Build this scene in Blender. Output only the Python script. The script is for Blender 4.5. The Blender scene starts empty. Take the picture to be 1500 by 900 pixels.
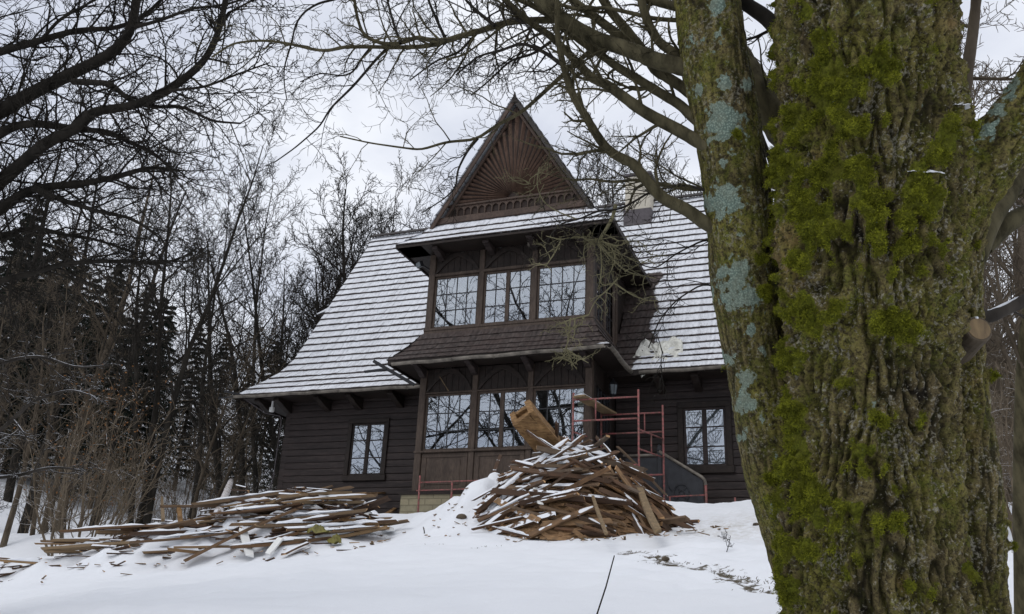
import bpy, math, random
import numpy as np
from mathutils import Vector, Matrix, noise
rnd = random.Random(7)
C = bpy.context.scene.collection
PI = math.pi

# ------------------------------------------------------------------ camera
CAM = np.array([9.718, -18.986, -3.167]); YAW, PITCH, ROLL, FPX = .371, .36, .045, 1296.9
cy, sy = math.cos(YAW), math.sin(YAW); ct, st = math.cos(PITCH), math.sin(PITCH); cr, sr = math.cos(ROLL), math.sin(ROLL)
FW = np.array([-sy*ct, cy*ct, st]); RT = np.array([cy, sy, 0.0]); UP = np.cross(RT, FW)
R2 = cr*RT + sr*UP; U2 = -sr*RT + cr*UP
def ray(u, v): return FW + R2*(u-750)/FPX - U2*(v-450)/FPX
def at(u, v, d): return CAM + ray(u, v)*d
def on_y(u, v, Y):
    r = ray(u, v); return CAM + r*((Y-CAM[1])/r[1])
def on_plane(u, v, P, n):
    r = ray(u, v); n = np.array(n, float); return CAM + r*(np.dot(np.array(P)-CAM, n)/np.dot(r, n))

# ------------------------------------------------------------------ scene objects
def tag(o, label=None, cat=None, group=None, kind=None):
    if label: o['label'] = label
    if cat: o['category'] = cat
    if group: o['group'] = group
    if kind: o['kind'] = kind
    return o
def empty(name, loc, label, cat, group=None):
    o = bpy.data.objects.new(name, None); C.objects.link(o); o.location = loc
    return tag(o, label, cat, group)
def link(name, me, mat, parent=None):
    o = bpy.data.objects.new(name, me); C.objects.link(o)
    if mat is not None and not me.materials:
        for m in (mat if isinstance(mat, (list, tuple)) else [mat]): me.materials.append(m)
    if parent is not None:
        o.parent = parent
        p = parent; off = Vector((0, 0, 0))
        while p is not None:
            off += p.location; p = p.parent
        o.location = -off
    return o

class MB:
    """collects shapes for one mesh"""
    def __init__(s): s.v = []; s.f = []; s.m = []; s.uv = {}
    def add(s, vs, fs, mi=0):
        b = len(s.v); s.v += [tuple(map(float, p)) for p in vs]
        for f in fs: s.f.append(tuple(b+i for i in f)); s.m.append(mi)
        return b
    def box(s, x0, x1, y0, y1, z0, z1, mi=0):
        s.add([(x0,y0,z0),(x1,y0,z0),(x1,y1,z0),(x0,y1,z0),(x0,y0,z1),(x1,y0,z1),(x1,y1,z1),(x0,y1,z1)],
              [(0,3,2,1),(4,5,6,7),(0,1,5,4),(1,2,6,5),(2,3,7,6),(3,0,4,7)], mi)
    def beam(s, p, q, w, h, up=(0,0,1), mi=0):
        p = np.array(p, float); q = np.array(q, float); d = q-p; L = np.linalg.norm(d); d /= L
        u = np.array(up, float); a = np.cross(d, u)
        if np.linalg.norm(a) < 1e-4: a = np.cross(d, (1, 0, 0))
        a /= np.linalg.norm(a); b = np.cross(a, d)
        vs = []
        for e in (p, q):
            for (i, j) in ((-1,-1),(1,-1),(1,1),(-1,1)): vs.append(e+a*i*w/2+b*j*h/2)
        s.add(vs, [(0,1,2,3),(7,6,5,4),(0,4,5,1),(1,5,6,2),(2,6,7,3),(3,7,4,0)], mi)
    def tube(s, pts, rad, n=8, mi=0, cap=True):
        pts = np.array(pts, float); k = len(pts)
        if np.isscalar(rad): rad = [rad]*k
        b = len(s.v); prev = None
        for i in range(k):
            d = pts[min(i+1, k-1)]-pts[max(i-1, 0)]; d = d/(np.linalg.norm(d)+1e-9)
            if prev is None:
                a = np.cross(d, (0.3, 0.2, .93)); 
                if np.linalg.norm(a) < .1: a = np.cross(d, (1, 0, 0))
            else: a = prev - d*np.dot(prev, d)
            a /= np.linalg.norm(a); prev = a; c = np.cross(d, a)
            for j in range(n):
                t = 2*PI*j/n; s.v.append(tuple(pts[i]+rad[i]*(a*math.cos(t)+c*math.sin(t))))
        for i in range(k-1):
            for j in range(n):
                s.f.append((b+i*n+j, b+i*n+(j+1)%n, b+(i+1)*n+(j+1)%n, b+(i+1)*n+j)); s.m.append(mi)
        if cap:
            s.f.append(tuple(b+j for j in range(n))[::-1]); s.m.append(mi)
            s.f.append(tuple(b+(k-1)*n+j for j in range(n))); s.m.append(mi)
    def prism(s, poly, axis, a0, a1, mi=0):
        """poly of 2d points, extruded along axis 'x','y' or 'z'"""
        n = len(poly)
        def P(p, a): return {'x': (a, p[0], p[1]), 'y': (p[0], a, p[1]), 'z': (p[0], p[1], a)}[axis]
        s.add([P(p, a0) for p in poly]+[P(p, a1) for p in poly],
              [tuple(range(n))[::-1], tuple(range(n, 2*n))]+[(i, (i+1) % n, n+(i+1) % n, n+i) for i in range(n)], mi)
    def quad(s, a, b, c, d, mi=0): s.add([a, b, c, d], [(0, 1, 2, 3)], mi)
    def mesh(s, name, smooth=False):
        me = bpy.data.meshes.new(name); me.from_pydata(s.v, [], s.f)
        if any(s.m): me.polygons.foreach_set('material_index', s.m)
        if smooth: me.polygons.foreach_set('use_smooth', [True]*len(s.f))
        me.update(); return me
    def build(s, name, mat, parent=None, bevel=0, smooth=False):
        o = link(name, s.mesh(name, smooth), mat, parent)
        if bevel:
            b = o.modifiers.new('bevel', 'BEVEL'); b.width = bevel; b.segments = 1; b.limit_method = 'ANGLE'
        return o

def np_mesh(name, V, Fq, smooth=True, tris=None):
    """fast mesh from arrays of verts, quads and triangles"""
    me = bpy.data.meshes.new(name)
    V = np.asarray(V, np.float32); nq = len(Fq); nt = 0 if tris is None else len(tris)
    me.vertices.add(len(V)); me.vertices.foreach_set('co', V.ravel())
    idx = np.concatenate([np.asarray(Fq, np.int32).ravel()]+([np.asarray(tris, np.int32).ravel()] if nt else []))
    me.loops.add(len(idx)); me.loops.foreach_set('vertex_index', idx)
    starts = np.concatenate([np.arange(nq)*4, nq*4+np.arange(nt)*3]).astype(np.int32)
    tot = np.concatenate([np.full(nq, 4), np.full(nt, 3)]).astype(np.int32)
    me.polygons.add(nq+nt); me.polygons.foreach_set('loop_start', starts); me.polygons.foreach_set('loop_total', tot)
    if smooth: me.polygons.foreach_set('use_smooth', np.ones(nq+nt, bool))
    me.update(calc_edges=True); me.validate(); return me
def attr(me, name, vals):
    a = me.attributes.new(name, 'FLOAT', 'POINT'); a.data.foreach_set('value', np.asarray(vals, np.float32))

# ------------------------------------------------------------------ materials
class NT:
    def __init__(s, name):
        s.mat = bpy.data.materials.new(name); s.mat.use_nodes = True; s.t = s.mat.node_tree
        s.b = s.t.nodes['Principled BSDF']; s.out = s.t.nodes['Material Output']
    def n(s, kind, ins=None, **kw):
        x = s.t.nodes.new('ShaderNode'+kind)
        for k, v in kw.items(): setattr(x, k, v)
        for k, v in (ins or {}).items(): s.set(x.inputs[k], v)
        return x
    def set(s, sock, v):
        if isinstance(v, bpy.types.NodeSocket): s.t.links.new(v, sock)
        elif isinstance(v, (tuple, list)) and len(v) == 3 and sock.type == 'RGBA': sock.default_value = (*v, 1)
        else: sock.default_value = v
    def coord(s, which='Object', scale=(1,1,1)):
        tc = s.n('TexCoord'); m = s.n('Mapping', {'Vector': tc.outputs[which], 'Scale': scale}); return m.outputs[0]
    def noise(s, vec, scale, detail=4, rough=.55, dist=0):
        return s.n('TexNoise', {'Vector': vec, 'Scale': scale, 'Detail': detail, 'Roughness': rough, 'Distortion': dist}).outputs[0]
    def ramp(s, fac, stops):
        r = s.n('ValToRGB', {'Fac': fac}); e = r.color_ramp.elements
        while len(e) < len(stops): e.new(.5)
        for i, (p, c) in enumerate(stops):
            e[i].position = p; e[i].color = (c, c, c, 1) if np.isscalar(c) else (*c, 1)
        return r.outputs[0]
    def mix(s, fac, a, b, blend='MIX'):
        m = s.n('Mix', data_type='RGBA', blend_type=blend)
        s.set(m.inputs[0], fac); s.set(m.inputs[6], a if not isinstance(a, tuple) else (*a, 1)); s.set(m.inputs[7], b if not isinstance(b, tuple) else (*b, 1))
        return m.outputs[2]
    def math(s, op, a, b=0.0, clamp=False):
        m = s.n('Math', operation=op, use_clamp=clamp); s.set(m.inputs[0], a); s.set(m.inputs[1], b); return m.outputs[0]
    def attr(s, name): return s.n('Attribute', attribute_name=name).outputs['Fac']
    def bump(s, h, strength=.5, dist=.01):
        b = s.n('Bump', {'Height': h, 'Strength': strength, 'Distance': dist}); s.set(s.b.inputs['Normal'], b.outputs[0]); return b
    def normal_z(s):
        g = s.n('NewGeometry'); x = s.n('SeparateXYZ', {0: g.outputs['Normal']}); return x.outputs[2]
    def fin(s, col=None, rough=.7, spec=.3, metal=0):
        if col is not None: s.set(s.b.inputs['Base Color'], col)
        s.set(s.b.inputs['Roughness'], rough); s.set(s.b.inputs['Specular IOR Level'], spec); s.set(s.b.inputs['Metallic'], metal)
        return s.mat
SNOW = (.73, .75, .79)
M = {}
def wood(name, c1, c2, scale=(1, 1, 1), rough=.65, bump=.25, spec=.25):
    m = NT(name); v = m.coord('Object', scale); n1 = m.noise(v, 9, 6); n2 = m.noise(v, 1.3, 3)
    col = m.mix(m.ramp(n1, [(.3, 0.), (.72, 1.)]), c1, c2)
    col = m.mix(m.ramp(n2, [(.35, 0.), (.7, .6)]), col, tuple(x*.55 for x in c1))
    m.bump(n1, bump, .01); M[name] = m.fin(col, rough, spec); return M[name]
wood('log_wood', (.014, .0100, .0095), (.056, .041, .037), (.5, .5, 7), .55, .4, .25)
wood('timber', (.046, .032, .024), (.098, .071, .054), (3, 3, .8), .6, .2)
wood('timber_dark', (.014, .010, .0085), (.034, .024, .019), (2, 2, 2), .6, .2)
wood('carved_wood', (.098, .060, .043), (.205, .133, .098), (5, 1, 1.4), .55, .5)
wood('gable_back', (.018, .010, .008), (.040, .025, .018))
wood('barge_grey', (.030, .027, .025), (.066, .058, .053), (2, 2, 2), .7, .4)
wood('barge_wood', (.050, .032, .024), (.105, .070, .052), (2, 2, 2), .6, .3)
wood('cedar', (.11, .058, .024), (.37, .22, .095), (1.2, 1.2, 6), .8, .9)
wood('old_pole', (.14, .10, .06), (.30, .21, .11), (4, 4, 1), .8, .5)
def plain(name, col, rough=.6, metal=0, var=.25, scale=8, spec=.3):
    m = NT(name); n = m.noise(m.coord(), scale, 5)
    c = m.mix(m.ramp(n, [(.3, 0.), (.7, 1.)]), tuple(x*(1-var) for x in col), tuple(min(1, x*(1+var)) for x in col))
    m.bump(n, .15, .01); M[name] = m.fin(c, rough, spec, metal); return M[name]
plain('gutter', (.17, .15, .125), .55, .15, .5, 5); plain('black_metal', (.018, .018, .02), .45); plain('lead', (.085, .075, .08), .6, .2)
plain('plaster', (.50, .46, .38), .9, 0, .12, 14); plain('panel_steel', (.03, .031, .035), .6, .2)
plain('white_plastic', (.7, .7, .68), .5, 0, .05); plain('tarp', (.70, .69, .62), .6, 0, .18, 5); _b = [n for n in M['tarp'].node_tree.nodes if n.type == 'BUMP'][0]; _b.inputs['Strength'].default_value = 1.; _b.inputs['Distance'].default_value = .14; plain('lamp_glass', (.16, .18, .19), .15, 0, .2)
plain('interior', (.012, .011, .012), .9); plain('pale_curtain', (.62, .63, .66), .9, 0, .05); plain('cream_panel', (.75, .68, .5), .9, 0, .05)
plain('blue_cloth', (.25, .5, .62), .9, 0, .2); plain('green_net', (.03, .09, .055), .8); plain('yellow_plastic', (.15, .135, .035), .6, 0, .5)
plain('far_wall', (.03, .026, .022), .9)
def red_paint():
    m = NT('red_paint'); v = m.coord(); n = m.noise(v, 18, 5)
    c = m.mix(m.ramp(n, [(.40, 0.), (.62, 1.)]), (.27, .085, .082), (.115, .065, .052)); m.bump(n, .2, .005)
    M['red_paint'] = m.fin(c, .55, .35)
red_paint()
def snow_mat():
    m = NT('snow'); v = m.coord(); n1 = m.noise(v, 3, 6, .6); n2 = m.noise(v, 60, 4, .7)
    b = m.math('ADD', n1, m.math('MULTIPLY', n2, .12)); m.bump(b, .35, .06)
    M['snow'] = m.fin(m.mix(n1, (.70, .72, .755), (.77, .785, .815)), .7, .2)
snow_mat()
def ground_mat():
    m = NT('ground'); v = m.coord(); n1 = m.noise(v, 1.2, 7, .6); n2 = m.noise(v, 45, 4, .7); n3 = m.noise(v, 7, 8, .75)
    d = m.attr('dirt'); mask = m.ramp(m.math('ADD', d, m.math('MULTIPLY', m.math('SUBTRACT', n3, .5), 1.6)), [(.52, 0.), (.62, 1.)])
    col = m.mix(mask, m.mix(n1, (.70, .72, .755), (.77, .785, .815)), m.mix(m.noise(v, 30, 3), (.04, .032, .022), (.13, .11, .075)))
    sl = m.attr('slush'); col = m.mix(m.math('MULTIPLY', sl, m.ramp(n3, [(.4, 0.), (.65, .8)])), col, (.48, .46, .42))
    b = m.math('ADD', m.math('MULTIPLY', n1, .5), m.math('ADD', m.math('MULTIPLY', n2, .08), m.math('MULTIPLY', n3, .25))); m.bump(b, .45, .07)
    M['ground'] = m.fin(col, .75, .15)
ground_mat()
def shingle():
    m = NT('shingle_roof'); uv = m.n('UVMap').outputs[0]; x = m.n('SeparateXYZ', {0: uv}); vv = x.outputs[1]
    v = m.coord('Object'); n = m.noise(v, 5, 6, .65); nf = m.noise(v, 40, 3, .6); w = m.n('TexNoise', {'Vector': m.n('Mapping', {'Vector': uv, 'Scale': (9, .6, 1)}).outputs[0], 'Scale': 1.6, 'Detail': 3}).outputs[0]
    tone = m.mix(m.ramp(w, [(.35, 0.), (.65, 1.)]), (.018, .014, .013), (.080, .064, .058))
    tone = m.mix(m.ramp(n, [(.4, 0.), (.7, .7)]), tone, (.055, .036, .031))
    # snow lies on the sloping face of each course and stops short of its lower edge
    e = m.math('SUBTRACT', vv, m.math('MULTIPLY', m.math('SUBTRACT', n, .5), .24))
    e = m.math('ADD', e, m.math('MULTIPLY', m.math('SUBTRACT', nf, .5), .22))
    edge = m.ramp(e, [(.08, 0.), (.16, 1.)])
    s = m.attr('snow'); s2 = m.ramp(m.math('ADD', s, m.math('MULTIPLY', m.math('SUBTRACT', n, .5), .9)), [(.42, 0.), (.58, 1.)])
    thin = m.ramp(m.math('ADD', m.math('MULTIPLY', w, .5), m.math('MULTIPLY', nf, .5)), [(.30, .5), (.56, .95)])
    mask = m.math('MULTIPLY', m.math('MULTIPLY', edge, s2), thin)
    col = m.mix(mask, tone, SNOW); m.bump(m.math('ADD', w, m.math('MULTIPLY', nf, .4)), .4, .012)
    M['shingle'] = m.fin(col, .75, .25)
shingle()
def stone():
    m = NT('stone_base'); uv = m.coord('Object', (1, 1, 1)); mp = m.n('Mapping', {'Vector': uv, 'Rotation': (PI/2, 0, 0)}).outputs[0]
    br = m.n('TexBrick', {'Vector': mp, 'Color1': (.30, .26, .17, 1), 'Color2': (.20, .185, .13, 1), 'Mortar': (.07, .06, .045, 1), 'Scale': 1, 'Mortar Size': .012, 'Brick Width': .42, 'Row Height': .15})
    n = m.noise(uv, 12, 6); col = m.mix(.5, br.outputs[0], m.mix(n, (.12, .11, .075), (.36, .31, .22)), 'MULTIPLY')
    col = m.mix(.6, br.outputs[0], m.mix(n, (.13, .12, .08), (.34, .30, .2)))
    m.bump(m.math('ADD', m.math('MULTIPLY', n, .5), br.outputs[1]), .6, .02); M['stone'] = m.fin(col, .9, .2)
stone()
def glass():
    m = NT('window_glass'); t = m.t
    g = m.n('BsdfGlossy', {'Color': (.92, .95, 1, 1), 'Roughness': .012}); tr = m.n('BsdfTransparent', {'Color': (.86, .9, .9, 1)})
    wv = m.noise(m.coord(), .9, 1); bp = m.n('Bump', {'Height': wv, 'Strength': .05, 'Distance': .02}); m.set(g.inputs['Normal'], bp.outputs[0])
    fr = m.n('Fresnel', {'IOR': 1.5}); fac = m.math('ADD', m.math('MULTIPLY', fr.outputs[0], 1.2), .27, True)
    mx = m.n('MixShader', {0: fac, 1: tr.outputs[0], 2: g.outputs[0]}); t.links.new(mx.outputs[0], m.out.inputs[0]); M['glass'] = m.mat
glass()
def board_mat():
    m = NT('reclaimed_board'); oi = m.n('ObjectInfo'); v = m.coord('Object', (1.2, 9, 9)); n = m.noise(v, 3.5, 6, .6); nb = m.noise(m.coord(), 7, 4)
    r = oi.outputs['Random']
    base = m.ramp(r, [(0., (.062, .036, .023)), (.25, (.15, .078, .040)), (.5, (.095, .062, .042)), (.72, (.25, .135, .062)), (.88, (.12, .092, .068)), (1., (.36, .21, .10))])
    col = m.mix(m.ramp(n, [(.3, 0.), (.75, .75)]), base, (.05, .033, .024)); col = m.mix(m.ramp(nb, [(.5, 0.), (.72, .6)]), col, (.045, .03, .022))
    tc = m.n('TexCoord'); x = m.n('SeparateXYZ', {0: tc.outputs['Normal']}); end = m.math('GREATER_THAN', m.math('ABSOLUTE', x.outputs[0]), .8)
    col = m.mix(end, col, m.mix(n, (.38, .21, .095), (.56, .35, .18)))
    sep = m.n('SeparateColor', {0: oi.outputs['Color']}); amt = sep.outputs[0]; col = m.mix(m.math('MULTIPLY', sep.outputs[1], m.math('MULTIPLY', r, .8)), col, m.mix(n, (.20, .135, .07), (.42, .30, .16)))
    sm = m.math('ADD', m.normal_z(), m.math('MULTIPLY', m.math('SUBTRACT', m.noise(m.coord('Object'), 6, 5, .6), .5), 1.3))
    thr = m.math('SUBTRACT', 1.55, amt); mask = m.ramp(m.math('SUBTRACT', sm, thr), [(.0, 0.), (.06, 1.)])
    m.bump(n, .4, .008); M['board'] = m.fin(m.mix(mask, col, SNOW), .75, .2)
board_mat()
def bark_far(name, c1, c2, snow=.0, sc=6):
    m = NT(name); n = m.noise(m.coord('Object', (1, 1, .35)), sc, 5, .65); col = m.mix(m.ramp(n, [(.35, 0.), (.65, 1.)]), c1, c2)
    if snow:
        nz = m.math('ADD', m.normal_z(), m.math('MULTIPLY', m.math('SUBTRACT', m.noise(m.coord(), 4, 3), .5), 1.2)); col = m.mix(m.ramp(nz, [(1.-snow*.5, 0.), (1.06-snow*.5, .9)]), col, SNOW)
    m.bump(n, .5, .02); M[name] = m.fin(col, .9, .15)
bark_far('bark_dark', (.011, .0095, .0075), (.030, .026, .021)); bark_far('bark_brown', (.055, .043, .031), (.125, .10, .072))
bark_far('bark_brush', (.085, .066, .046), (.175, .14, .10), .35); bark_far('bark_green', (.030, .026, .014), (.098, .085, .048), 0, 14); bark_far('bark_snowy', (.026, .022, .018), (.060, .052, .044), .55)
bark_far('twig_green', (.11, .10, .055), (.21, .19, .11)); bark_far('needles', (.007, .011, .008), (.024, .032, .022), .12, 3); bark_far('dead_leaf', (.14, .065, .025), (.24, .12, .05)); bark_far('dry_grass', (.05, .042, .025), (.12, .10, .06))
def bark_main():
    m = NT('old_bark'); v = m.coord('Object'); vs = m.coord('Object', (1, 1, .28)); n1 = m.noise(vs, 22, 7, .68); n2 = m.noise(v, 5, 5, .6); n3 = m.noise(v, 90, 4, .7); n4 = m.noise(v, 38, 5, .7)
    n5 = m.noise(v, 13, 6, .65)
    st_ = m.attr('speck')
    col = m.mix(m.ramp(n1, [(.34, 0.), (.66, 1.)]), (.040, .031, .016), (.235, .185, .088))
    col = m.mix(m.ramp(n2, [(.42, 0.), (.66, .75)]), col, (.165, .13, .066))
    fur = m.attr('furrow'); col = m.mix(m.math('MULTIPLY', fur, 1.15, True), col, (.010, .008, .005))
    alg = m.attr('algae'); col = m.mix(m.math('MULTIPLY', alg, m.ramp(n4, [(.36, .15), (.60, .9)])), col, m.mix(n2, (.155, .15, .026), (.225, .20, .050)))
    col = m.mix(m.math('MULTIPLY', m.math('ADD', alg, .2, True), m.ramp(n5, [(.50, 0.), (.60, .75)])), col, m.mix(n3, (.045, .055, .008), (.15, .165, .024)))
    n6 = m.noise(v, 62, 4, .6); sp = m.ramp(m.math('ADD', m.math('MULTIPLY', n6, .75), m.math('MULTIPLY', m.noise(v, 7, 4), .45)), [(.66, 0.), (.71, .8)]); col = m.mix(m.math('MULTIPLY', sp, st_), col, m.mix(n3, (.22, .20, .15), (.38, .36, .29)))
    col = m.mix(m.ramp(n3, [(.36, .75), (.52, 0.)]), col, (.016, .012, .006)); col = m.mix(m.ramp(n4, [(.34, .75), (.50, 0.)]), col, (.018, .014, .008))
    o = m.attr('ochre'); col = m.mix(m.math('MULTIPLY', o, m.ramp(n4, [(.4, 0.), (.6, .9)])), col, (.33, .22, .10))
    mo = m.attr('moss'); mm = m.ramp(m.math('ADD', mo, m.math('MULTIPLY', m.math('SUBTRACT', n4, .5), 1.2)), [(.45, 0.), (.62, 1.)])
    mc = m.mix(m.ramp(n3, [(.3, 0.), (.7, 1.)]), (.018, .022, .003), (.15, .165, .014)); mc = m.mix(m.ramp(n5, [(.42, 0.), (.66, .6)]), mc, (.11, .105, .016)); col = m.mix(mm, col, mc)
    li = m.attr('lichen'); vo = m.n('TexVoronoi', {'Vector': v, 'Scale': 110.}).outputs[0]; lm = m.ramp(m.math('ADD', li, m.math('MULTIPLY', m.math('SUBTRACT', n4, .5), 2.6)), [(.44, 0.), (.60, .95)])
    col = m.mix(lm, col, m.mix(m.ramp(n5, [(.4, 0.), (.62, .6)]), m.mix(m.ramp(vo, [(.1, 0.), (.6, 1.)]), (.34, .43, .355), (.13, .18, .15)), (.20, .215, .16)))
    h = m.math('ADD', m.math('MULTIPLY', n1, .7), m.math('MULTIPLY', n3, .45)); m.bump(m.math('ADD', h, m.math('MULTIPLY', n4, .6)), 1., .016)
    M['old_bark'] = m.fin(col, .9, .15)
bark_main()
def moss_mat():
    m = NT('moss_fronds'); v = m.coord('Object'); n = m.noise(v, 16, 5, .6); g = m.attr('tip')
    c = m.mix(m.ramp(n, [(.36, 0.), (.62, 1.)]), (.016, .022, .002), (.175, .19, .015)); c = m.mix(m.math('MULTIPLY', g, .5), c, (.32, .32, .035)); M['moss'] = m.fin(c, .9, .1)
moss_mat()

# ------------------------------------------------------------------ ground
def sstep(a, b, x):
    t = np.clip((x-a)/(b-a), 0, 1); return t*t*(3-2*t)
def mound_right(X, Y):      # snow heaped on the left flank of the tall woodpile
    l = 1+.22*np.sin(X*6.1+Y*2.3)*np.sin(Y*5.2-X*2.1)+.10*np.sin(X*13.7-Y*6)*np.sin(Y*11+X*3)
    return (.66*np.exp(-(((X-3.85)/.72)**2+((Y+4.55)/.85)**2)) + .46*np.exp(-(((X-2.95)/1.15)**2+((Y+3.3)/1.3)**2)))*l
LP0, LP1 = np.array([-5.2, -7.3]), np.array([1.9, -5.0])   # axis of the long low woodpile
LPD = LP1-LP0; LPL = np.linalg.norm(LPD); LPD = LPD/LPL; LPN = np.array([-LPD[1], LPD[0]])
def lp_profile(X, Y):
    s = ((X-LP0[0])*LPD[0]+(Y-LP0[1])*LPD[1])/LPL; w = (X-LP0[0])*LPN[0]+(Y-LP0[1])*LPN[1]
    return s, w
def mound_left(X, Y):
    s, w = lp_profile(X, Y)
    l = 1+.25*np.sin(X*5.3+Y*3.1)*np.sin(Y*4.7-X*2.6)+.12*np.sin(X*12.7-Y*5)*np.sin(Y*13+X*4)
    return (.36+.42*sstep(.1, .75, s))*sstep(-.12, .1, s)*(1-sstep(.84, 1.04, s))*np.exp(-(w/.85)**2)*l
def terrain(X, Y):
    X = np.asarray(X, float); Y = np.asarray(Y, float)
    z = -.45 + .25*np.clip(Y+1, -5, 0) + .19*np.clip(Y+6, -7, 0) + .32*np.clip(Y+13, -30, 0)
    z = z + .10*np.clip(X-4, -12, 0)*sstep(1.5, -4, Y) - .35*sstep(-6, -12, X)*sstep(-4, 2, Y)
    z = z + .33*np.clip(-X-17, 0, 20) + .5*np.clip(-X-37, 0, 60) + .10*np.clip(Y-14, 0, 200) + .03*np.clip(X-12, 0, 30)
    z = z + .05*np.sin(X*.9+Y*.35)*np.sin(Y*.7-.3*X) + mound_right(X, Y) + mound_left(X, Y)
    return z
def T1(x, y): return float(terrain(x, y))
def on_ground(u, v):
    r = ray(u, v); t = 5.
    while t < 150:
        P = CAM+r*t
        if P[2] < T1(P[0], P[1]): return P
        t += .03
    return P
def axis(lo, f0, f1, hi, fine):
    a = list(np.arange(f0, f1, fine)); x, s = f0, fine; pre = []
    while x > lo: s *= 1.12; x -= s; pre.append(x)
    x, s = a[-1], fine; post = []
    while x < hi: s *= 1.12; x += s; post.append(x)
    return np.array(pre[::-1]+a+post)
gx = axis(-260, -7, 12.5, 260, .075); gy = axis(-60, -16, 3, 320, .075)
GX, GY = np.meshgrid(gx, gy); GZ = terrain(GX, GY)
mk = (GX > -9) & (GX < 14) & (GY > -18) & (GY < 5)
ii = np.argwhere(mk)
for i, j in ii:
    x, y = GX[i, j], GY[i, j]
    n = noise.noise((x*.8, y*.8, 1.))*.07 + noise.noise((x*2.6, y*2.6, 4.))*.032 + noise.noise((x*8, y*8, 9.))*.007
    if x > 6.3 and y > -10.5 and y < .8: n += noise.noise((x*4, y*4, 2.))*.05*float(sstep(6.3, 7.5, x))
    GZ[i, j] += n
dirt = np.zeros_like(GX); slush = np.zeros_like(GX)
for (u, v, r_, h_) in ((30, 884, .13, .05), (62, 876, .12, .05), (95, 884, .10, .03), (18, 868, .1, .03), (300, 868, .12, .025), (352, 858, .12, .022), (408, 850, .11, .022), (640, 872, .12, .02), (1010, 858, .1, .03), (560, 842, .16, .02), (700, 830, .2, .02), (180, 872, .16, .02), (820, 852, .13, .02)):
    p = on_ground(u, v); e_ = ((GX-p[0])/r_)**2+((GY-p[1])/(r_*1.6))**2; GZ -= h_*(np.exp(-e_**2)-.35*np.exp(-(np.sqrt(e_)-1.4)**2*6))
DTR = [on_ground(*p) for p in ((925, 805), (985, 822), (1040, 832), (1090, 845), (1135, 858), (1180, 870))]
for a, b in zip(DTR, DTR[1:]):
    ax, ay, bx, by = a[0], a[1], b[0], b[1]; t = np.clip(((GX-ax)*(bx-ax)+(GY-ay)*(by-ay))/((bx-ax)**2+(by-ay)**2), 0, 1)
    d = np.hypot(GX-ax-t*(bx-ax), GY-ay-t*(by-ay)); dirt = np.maximum(dirt, .60*np.exp(-(d/.34)**2)); GZ -= .03*np.exp(-(d/.25)**2)
p = on_ground(735, 800); dirt = np.maximum(dirt, .30*np.exp(-(((GX-p[0])/.6)**2+((GY-p[1])/.14)**2)))
q = on_ground(1070, 775); slush = np.maximum(slush, np.exp(-(((GX-q[0])/1.4)**2+((GY-q[1])/1.8)**2)))
dirt = np.maximum(dirt, .36*np.exp(-(((GX-q[0])/1.2)**2+((GY-q[1]-.6)/1.2)**2)))
nx, ny = len(gx), len(gy); I = np.arange(nx*ny).reshape(ny, nx)
FQ = np.stack([I[:-1, :-1], I[:-1, 1:], I[1:, 1:], I[1:, :-1]], -1).reshape(-1, 4)
me = np_mesh('snowy_ground', np.stack([GX, GY, GZ], -1).reshape(-1, 3), FQ)
attr(me, 'dirt', dirt.ravel()); attr(me, 'slush', slush.ravel())
tag(link('snowy_ground', me, M['ground']), 'snow-covered slope rising from the viewer to the house', 'ground', kind='structure')

# ------------------------------------------------------------------ the house (bay front at Y = 0, main wall at Y = 2.07)
W = 4.4; D = 2.07; XL = -5.28; XR = 9.7; RY, RZ = 5.952, 10.04
house = empty('wooden_house', (2.2, 0, 0), 'dark log house with steep snow-striped shingle roof and glazed two-storey bay', 'house')
LOGH = .185
def log_wall(name, x0, x1, y, z0, z1, holes=(), axis='x', thick=.16, out=-1, mat='log_wood'):
    mb = MB(); k = 0; z = z0
    while z < z1-1e-3:
        h = min(LOGH, z1-z); spans = [(x0, x1)]
        for (a, b, c, d) in holes:
            if c < z+h*.5 < d:
                ns = []
                for (s, e) in spans:
                    if b <= s or a >= e: ns.append((s, e)); continue
                    if a > s: ns.append((s, a))
                    if b < e: ns.append((b, e))
                spans = ns
        for (s, e) in spans:
            o = out*(.012*rnd.uniform(-.5, 1)); f = y+o; b = y-out*thick
            poly = [(f-out*.018, z), (f-out*.003, z+h*.07), (f, z+h*.2), (f, z+h*.8), (f-out*.003, z+h*.93), (f-out*.018, z+h*.99), (b, z+h*.99), (b, z)]
            mb.prism(poly, 'x' if axis == 'x' else 'y', s, e) if axis == 'x' else mb.prism([(p[0], p[1]) for p in poly], 'y', s, e)
        z += h
    return mb.build(name, M[mat], house)
WL, WR = (-3.05, -2.02, .84, 2.28), (6.10, 7.10, .86, 2.28)
log_wall('wall', XL, -.03, D, -1.35, 3.3, [WL])
log_wall('wall', W+.03, XR, D, -.25, 3.3, [WR])
log_wall('side_wall', D, 10.0, XL+.01, -1.35, 3.6, axis='y', out=-1)
log_wall('side_wall', D, 10.0, XR-.01, -.5, 3.6, axis='y', out=1)
mb = MB(); mb.box(XL, XR, 9.85, 10.0, -.6, 3.3); mb.build('back_wall', M['log_wood'], house)
for (X, o) in ((XL+.02, -1), (XR-.02, 1)):
    mb = MB(); mb.prism([(D+.1, 3.4), (RY, RZ-.15), (2*RY-D-.1, 3.4)], 'x', X, X+.12); mb.build('gable_wall', M['log_wood'], house)
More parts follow.
